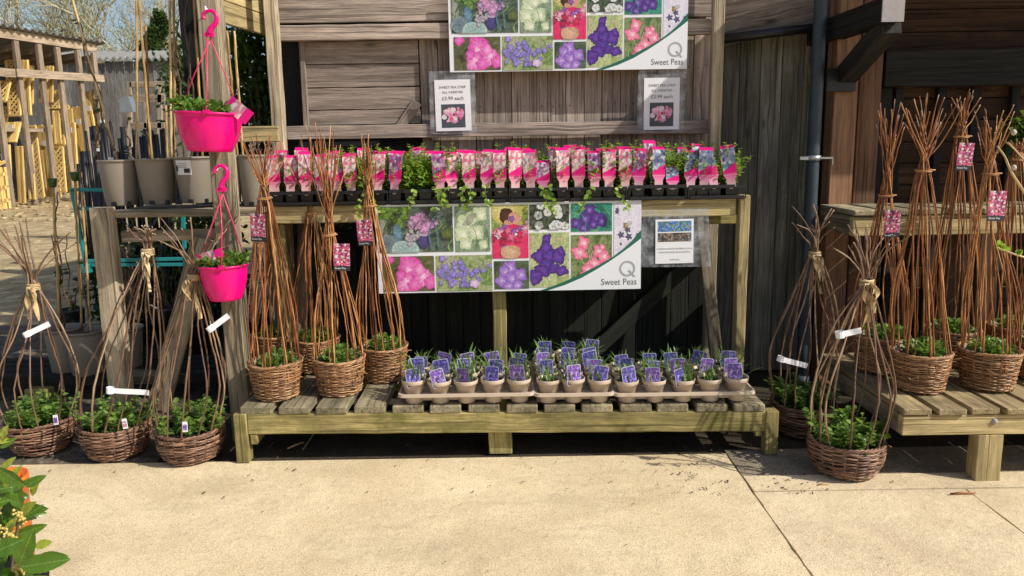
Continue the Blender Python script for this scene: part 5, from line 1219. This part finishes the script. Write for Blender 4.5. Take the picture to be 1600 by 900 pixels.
def panel(kind,pxl,pxr,yb,yt,sh,label,b0=0.,sticker=True):
    l=L(pxr);base=P(l,0,b0);Yd=base.y;z0=max(0.02,U(pxr,yb,Yd).z);z1=U(pxr,yt,Yd).z;hh=z1-z0;k=60*20/Yd;w=(pxr-pxl)/k;lean=sh/k
    bk=P(0,0,1)-P(0,0,0);base=base+Vector((0,0,z0));lat=kind=='l'
    r=thing('trellis_panel' if lat else 'board_bundle',label,'trellis' if lat else 'timber bundle',base,'timber trellis panels leaning in the store' if lat else 'bundles of pale boards stacked in the store')
    def Q(a,b): return bk*(w-a+lean*b/hh)+Dv*(.25*b/hh)+Vector((0,0,b))
    mb=MB()
    if lat:
        for (p,q) in (((0,0),(w,0)),((0,hh),(w,hh)),((0,0),(0,hh)),((w,0),(w,hh))): mb.board(Q(*p),Q(*q),.055,.05,bk if p[0]==q[0] else (0,0,1),1.)
        dens=.15;n=int((w+hh)/dens)
        for i in range(1,n):
            s=i*dens
            for sg in (0,1):
                a0,b0_=(s,0) if s<w else (w,s-w);a1,b1=(0,s) if s<hh else (s-hh,hh)
                if a0<0 or a1>w or a1<0: continue
                if sg: a0,a1=w-a0,w-a1
                mb.board(Q(a0,b0_)-Dv*.02*sg,Q(a1,b1)-Dv*.02*sg,.042,.015,(0,0,1),R.uniform(.85,1.15))
        mb.obj('lattice','freshwood',r)
    else:
        n=max(3,int(w/.07))
        for i in range(n):
            x=w*(i+.5)/n;mb.board(Q(x,0)-Dv*R.uniform(0,.04),Q(x+R.uniform(-.01,.01),hh*R.uniform(.985,1.)),w/n-.014,.06,bk,R.uniform(.7,1.2))
        mb.obj('boards','freshwood',r)
        if sticker:
            mb=MB();q=Q(w*R.uniform(.3,.7),hh*R.uniform(.65,.85))-Dv*.08;mb.board(q-bk*.08,q+bk*.08,.16,.01,(0,0,1));mb.obj('sticker','white',r)
for a_ in (('l',14,34,180,92,9,'diamond trellis standing left of the upper bundle, second bay'),('b',35,53,180,91,9,'upper deck bundle of yellow boards in the second bay'),
('l',50,64,162,102,4,'upper trellis with a wavy edge in the third bay',.2),('b',62,88,160,101,5,'wide upper deck bundle of yellow boards in the third bay'),
('l',90,112,172,140,4,'dark backed trellis high in the fourth bay',.4),('l',66,98,226,170,8,'trellis panel lying across the middle of the third bay'),
('b',78,90,225,172,12,'narrow slanted bundle in the middle of the third bay',-.1,False),
('l',-6,14,158,126,2,'short trellis panel at the far left edge, upper deck'),('b',-6,24,222,190,2,'low stack of pale fence panels at the far left'),
('l',36,60,308,196,14,'tall diamond trellis on the ground in the second bay',.1),('b',56,84,308,194,15,'tall bundle of orange boards leaning in the third bay'),
('l',84,102,300,222,24,'slanted trellis beside the tall orange bundle',-.1),('l',104,124,292,164,18,'trellis panel behind the fourth bay bundle',.2),
('b',119,138,292,165,20,'tall bundle of yellow boards in the fourth bay'),('b',94,112,304,270,2,'short stack of pale boards on the ground, fourth bay'),
('b',140,151,226,140,17,'bundle of orange boards in the fifth bay'),('l',146,156,230,139,9,'fine diamond trellis in the end bay',-.05),
('b',8,22,318,228,9,'yellow bundle leaning between the first two posts',-.1,False),('b',24,37,312,226,10,'narrow yellow bundle on the ground in the second bay',-.15),('l',60,78,300,230,10,'small trellis in front of the third bay',-.3),('b',100,112,262,190,10,'short bundle in the middle of the fourth bay',-.1),('b',108,118,230,168,9,'thin pale bundle behind the fourth bay boards',.1,False),('b',-8,6,326,225,8,'bundle of boards at the very left edge'),('l',-10,36,200,166,3,'trellis in shadow behind the left posts',.6)):
    panel(*a_)
for i in range(5):
    l0=L(-8+i*6);r=thing('planter_crate',f'open slatted timber crate on the ground in front of the store, {["first","second","third","fourth","fifth"][i]} from left','crate',P(l0-1.1,0,-.45),'slatted crates in front of the store')
    mb=MB();w=L(6+i*6)-l0
    for z in (.1,.45,.8,1.1): mb.board(Vector((0,0,z)),Dv*w*1.3+Vector((0,0,z+.15)),.07,.05,(0,0,1))
    for a in (0,.5,1.2): mb.board(Dv*w*a,Dv*w*a+Vector((0,0,1.1)),.07,.05,Dv)
    mb.obj('slats','freshwood',r)
# far grey fence with a corrugated top
FYY=26.
x0,x1=U(-80,150,FYY).x,U(330,150,FYY).x;zt=U(200,96,FYY).z
r=thing('boundary_fence','tall grey board fence with a wavy corrugated top behind the yard','fence',((x0+x1)/2,FYY,0))
mb=MB();vboards(mb,frange(x0,x1,.32),0,zt,FYY,.04,.03,None,(.7,1.2),0,.05);o=mb.obj('boards','greyfence',r);o.location=(-r.location.x,-FYY,0)
mb=MB();n=220;vs=[]
for i in range(n+1):
    x=x0+(x1-x0)*i/n;w=.06*math.sin(i*1.1);vs+=[(x,FYY-.2,zt+.02+w),(x,FYY-.2,zt+.10+w),(x,FYY+1.5,zt+.5+w)]
mb.add(vs,[(3*i+j,3*i+3+j,3*i+4+j,3*i+1+j) for i in range(n) for j in (0,1)],smooth=True);o=mb.obj('corrugated_top','roofsheet',r);o.location=(-r.location.x,-FYY,0)
# yard stones
mb=MB();rr_=random.Random(93)
for k in range(260):
    q=G(rr_.uniform(-20,170),rr_.uniform(300,345) if k<300 else rr_.uniform(345,470));s=rr_.uniform(.02,.09)*(.5 if k>300 else 1)
    p=[(q.x+s*math.cos(i*1.05)*rr_.uniform(.7,1.2),q.y+s*math.sin(i*1.05)*rr_.uniform(.7,1.2),-.01+(0 if j==0 else s*.5)) for j in (0,1) for i in range(6)]
    mb.add(p,[(6,7,8,9,10,11)]+[(i,(i+1)%6,6+(i+1)%6,6+i) for i in range(6)])
tag(mb.obj('yard_stones','yard'),'scattered pale stones on the sandy yard by the store','stones',kind='stuff')
# ------------------------------------------------------------------ trees
def tree(px,pyb,Y,hgt,seed,label,spread=.5,th=.22,budn=1500,depth=5):
    rr=random.Random(seed);b=U(px,pyb,Y);b.z=0;r=thing('bare_tree',label,'tree',b,'bare spring trees beyond the yard');tr=MB();cr_=MB();tips=[]
    def br(p,d,L,rad,k):
        n=4;pts=[p];dd=d.copy()
        for i in range(n): dd=(dd+rv(rr)*.16+Vector((0,0,.05))).normalized();pts.append(pts[-1]+dd*L/n)
        (tr if k<2 else cr_).tube(pts,[rad*(1-.38*i/n) for i in range(n+1)],6 if k<2 else 3,rr.random())
        if k>=depth: tips.append(pts[-1]);tips.append(pts[2]);return
        for j in range(rr.choice((3,4)) if k else 6):
            q=pts[rr.choice((2,3,4)) if j else 4];ax=dd.orthogonal().normalized();ax.rotate(Matrix.Rotation(rr.uniform(0,6.28),3,dd));nd=(dd+ax*rr.uniform(.35,.95)*spread*1.7).normalized()
            br(q,nd,L*rr.uniform(.58,.8),rad*.56,k+1)
    br(Vector((0,0,0)),Vector((rr.uniform(-.05,.05),0,1)),hgt*.34,th,0)
    tr.obj('trunk','bark',r);cr_.obj('branches','twigs',r)
    mb=MB()
    for k in range(budn):
        t=rr.choice(tips)+rv(rr)*rr.uniform(.05,.5);mb.leaf(t,rv(rr),rv(rr),.11,.07,rr.random())
    mb.obj('buds','bud',r)
tree(108,230,40,14.5,101,'bare tree with one clear dark trunk behind the timber store roof',.5,.22,900)
tree(188,230,44,13,102,'rounded pale twiggy tree forking low behind the corrugated fence',.62,.24,2600)
tree(18,230,50,13,103,'bare twiggy tree at the left edge of the sky',.6,.2,1300)
tree(290,230,46,13,104,'bare twiggy tree partly hidden behind the tall canes',.55,.2,1300)
tree(62,230,56,12,105,'hazy budding tree low behind the store roof, between two taller bare trees',.7,.2,3000)
tree(150,230,60,11,106,'thin bare tree in the gap between the single trunk and the rounded tree',.6,.16,900)
rr_=random.Random(107);b=U(236,92,38);r=thing('ivy_tree','dark ivy covered conifer standing above the corrugated fence','tree',(b.x,38,0))
mb=MB();mb.tube([(0,0,0),(.1,0,3),(0,0,6),(.2,0,8)],[.25,.2,.14,.05],7);mb.obj('trunk','bark',r);mb=MB()
zc=U(236,60,38).z
for k in range(4200):
    t=rr_.random()**1.2;a=rr_.uniform(0,6.28);w=(.95*(1-t)**.8+.10)*(.8+.25*math.sin(t*17+a*2));p=Vector((w*math.cos(a)*rr_.random()**.4+.45*t+.25*math.sin(t*9),w*math.sin(a)*rr_.random()**.4,zc-2.3+t*3.5+rr_.gauss(0,.08)));mb.leaf(p,rv(rr_)+Vector((math.cos(a),math.sin(a),-.2)),rv(rr_)+Vector((0,0,1)),.24,.14,rr_.random())
mb.obj('crown','ivy',r)
# ------------------------------------------------------------------ foreground bay shrub
BY=1.75
b=G(-25,990);r=thing('bay_shrub','glossy bay shrub with yellow flower buds in the bottom left corner','shrub',(U(10,800,BY).x,BY,0));rr_=random.Random(111)
def bl(px,py,Y,ang,L,w,tint,young=False,yaw=0.,curl=.12):
    # serrated, veined leaf of many faces; ang measured in the picture plane from +x up
    p=U(px,py,Y)-r.location;d=Vector((math.cos(ang)*math.cos(yaw),math.sin(yaw),math.sin(ang)*math.cos(yaw))).normalized();up=Vector((rr_.uniform(-.3,.3),-1,rr_.uniform(.1,.7)));s=d.cross(up).normalized();u=s.cross(d).normalized()
    n=16;vs=[];gc=[];fs=[]
    for i in range(n+1):
        t=i/n;h=w*.5*(math.sin(PI*t**.85)**.8 if 0<t<1 else .0)
        h*=1+(.025 if i%2 else -.02);c=p+d*L*t-u*(curl*L*t*t)
        for q in (-1,-.5,0,.5,1): vs.append(c+s*(h*q)+u*(abs(q)*h*.28+.06*h*math.sin(t*14+q*2)));gc.append((L*t,h*q,tint))
    for i in range(n):
        for q in range(4): a=5*i+q;fs.append((a,a+1,a+6,a+5))
    (yg if young else old).add(vs,fs,tint,gc,smooth=True)
old=MB();yg=MB();stm=MB()
for (px,py,ang,L,w,t,yy,yo,dy) in ((60,880,1.15,.125,.060,.6,0,0,-.06),(18,860,.35,.085,.055,.45,.2,0,-.10),(62,882,.10,.135,.055,.5,.1,0,-.08),(40,830,1.0,.06,.03,.8,0,1,0),(2,730,-.9,.10,.045,.55,.2,0,-.05),(62,790,1.75,.075,.042,.7,0,0,0),(58,775,1.2,.07,.026,.8,0,1,.03),(62,800,.7,.075,.035,.6,-.2,1,.02),(55,812,.55,.095,.03,.35,.1,0,.05),(38,905,.35,.10,.05,.3,.3,0,-.02),(70,890,.55,.08,.04,.5,-.1,1,.03),(85,870,-.05,.09,.045,.4,.2,0,.0),(10,735,.75,.06,.022,.7,0,1,0),(14,762,.9,.09,.028,.75,0,1,0),(8,700,.55,.06,.02,.6,0,0,0),(12,688,1.2,.05,.03,.9,0,1,0),(-2,700,2.,.06,.03,.9,.1,1,0),(0,690,.1,.05,.02,.8,0,1,0),(-5,790,.2,.09,.04,.5,.2,0,-.05),(-10,830,-.3,.10,.05,.3,.2,0,-.02),(8,900,.8,.09,.05,.2,.1,0,.0),(30,800,-.8,.08,.035,.35,.3,0,.05),(48,760,.5,.07,.03,.6,0,0,0),(30,768,.65,.07,.022,.6,.2,0,0),(85,850,.25,.05,.03,.6,.1,1,0),(20,920,.3,.1,.05,.4,.1,0,-.05),(-10,880,.5,.1,.05,.4,.1,0,0.),(50,915,.2,.11,.05,.35,.1,0,-.1)):
    bl(px-(30 if py>775 else 8),py+(4 if py>775 else 0),BY+dy,ang,L*.84,w*.8,t,bool(yo),yy)
for k in range(150):
    bl(rr_.uniform(-80,25),rr_.uniform(760,960),BY+rr_.uniform(.03,.3),rr_.uniform(-.6,2.4),rr_.uniform(.045,.09),rr_.uniform(.02,.04),rr_.uniform(0,.6),rr_.random()<.12,rr_.uniform(-.6,.6))
old.obj('foliage','bay',r);yg.obj('young_foliage','baytip',r)
for pts in (((40,1000),(45,880),(58,790),(60,745)),((0,1000),(5,850),(18,770),(28,720)),((-10,900),(0,800),(8,740),(8,690))):
    stm.tube(spline([U(a-26,b+6,BY+.03)-r.location for a,b in pts],5),[.006-.0003*i for i in range(16)],7,.5)
stm.obj('stem','stem',r)
for (cx,cy,n) in ((48,808,26),(34,842,24),(50,885,40),(8,790,50),(22,835,14)):
    bud=MB()
    for k in range(n):
        c=U(cx-18+max(-11,min(11,rr_.gauss(0,6))),cy+max(-15,min(15,rr_.gauss(0,8))),BY-.03+rr_.uniform(-.02,.02))-r.location;s=rr_.uniform(.0028,.0048);bud.lathe(c,[(.0003,-s),(s*.8,-s*.5),(s,0),(s*.7,s*.6),(.0003,s)],8,R.random())
    bud.obj('bud_cluster','berry',r)
q=U(6,790,2.05);r2=thing('orange_tub','bright orange tub half hidden behind the bay leaves','tub',(q.x,2.05,0))
mb=MB();zt=U(20,757,2.0).z;mb.lathe((0,0,0),[(.05,0),(.052,.01),(.068,zt-.02),(.072,zt-.018),(.072,zt),(.068,zt),(.064,zt-.05),(.001,zt-.06)],36,caps=(True,False));mb.obj('tub','orange',r2)
mb=MB();mb.lathe((0,0,0),[(.14,0),(.17,.35),(.175,.38),(.16,.38),(.15,.33),(.001,.33)],30,caps=(True,False));o=mb.obj('pot','black',r);o.location=(-.12,0,0)
# ------------------------------------------------------------------ right edge plants
cw=thing('catkin_branch','bare branch with furry buds and pale opening leaves at the right edge','branch',U(1600,440,2.75))
c0=cw.location.copy()
for (pts,rad) in (([(1680,420),(1600,300),(1580,268),(1570,245),(1558,228)],.006),([(1690,430),(1640,410),(1600,402),(1560,388)],.006),([(1640,300),(1600,250),(1575,222)],.004)):
    mb=MB();pp2=spline([U(a,b,2.75)-c0 for a,b in pts],5);mb.tube(pp2,[rad*(1-.5*i/len(pp2)) for i in range(len(pp2))],7,.9);mb.obj('branch','bamboo',cw)
for (px,py) in ((1584,262),(1584,207)):
    mb=MB();c=U(px,py,2.75)-c0;mb.lathe(c,[(.0005,-.011),(.007,-.008),(.010,0),(.007,.008),(.0005,.012)],12);mb.obj('catkin','catkin',cw)
mb=MB();rr_=random.Random(115)
for (px,py) in ((1568,388),(1590,398),(1562,384)):
    for k in range(4): mb.leaf(U(px,py,2.74)-c0,Vector((rr_.uniform(-1,.3),-.3,rr_.uniform(-.2,.8))),rv(rr_),.028,.018,rr_.random(),None,round_=True)
mb.obj('opening_leaf','peabr',cw)
shrub('hanging_plant',1600,215,4.2,.13,.17,520,.05,'shrub','green narrow leaved plant at the right edge in front of the dark shed','potted plant',None,116,tr=(0,.8))
# ------------------------------------------------------------------ litter
mb=MB();rr_=random.Random(120)
for k in range(420):
    z=rr_.random()
    if z<.35: x,y=rr_.uniform(.6,1.35),rr_.uniform(2.95,3.5)
    elif z<.75: x,y=rr_.uniform(-2.6,2.6),rr_.uniform(2.95,3.7)
    else: x,y=rr_.uniform(-2,2.6),rr_.uniform(1.8,3.1)
    s=(rr_.uniform(.003,.010) if k>60 else rr_.uniform(.006,.014))*(.55 if z>=.75 else 1);a=rr_.uniform(0,6.28);mb.leaf((x,y,.006+rr_.uniform(0,.003)),(math.cos(a),math.sin(a),rr_.uniform(0,.25)),(0,0,1),s*2,s,rr_.random(),None,.3)
tag(mb.obj('leaf_litter','litter'),'small dry leaf bits and dirt scattered on the paving near the benches','litter',kind='stuff')
for (px,py,L,a,l) in ((1505,771,.11,.03,'brown twig lying along the slab joint at the right'),(1287,669+88,.05,.1,'short pale twig in front of the right domed planter'),(462,696,.10,.9,'thin pale straw lying under the main bench')):
    q=G(px,py,.008);mb=MB();mb.tube([(-L/2*math.cos(a),-L/2*math.sin(a),0),(0,.003,.002),(L/2*math.cos(a),L/2*math.sin(a),0)],[.004,.005,.003],6);o=mb.obj('twig','cane' if L>.1 else 'bamboo',None,q);tag(o,l,'twig')
for o in list(bpy.data.objects):
    if o.type=='MESH' and o.parent is None and 'label' not in o and o.get('kind')!='structure': print('UNTAGGED',o.name)
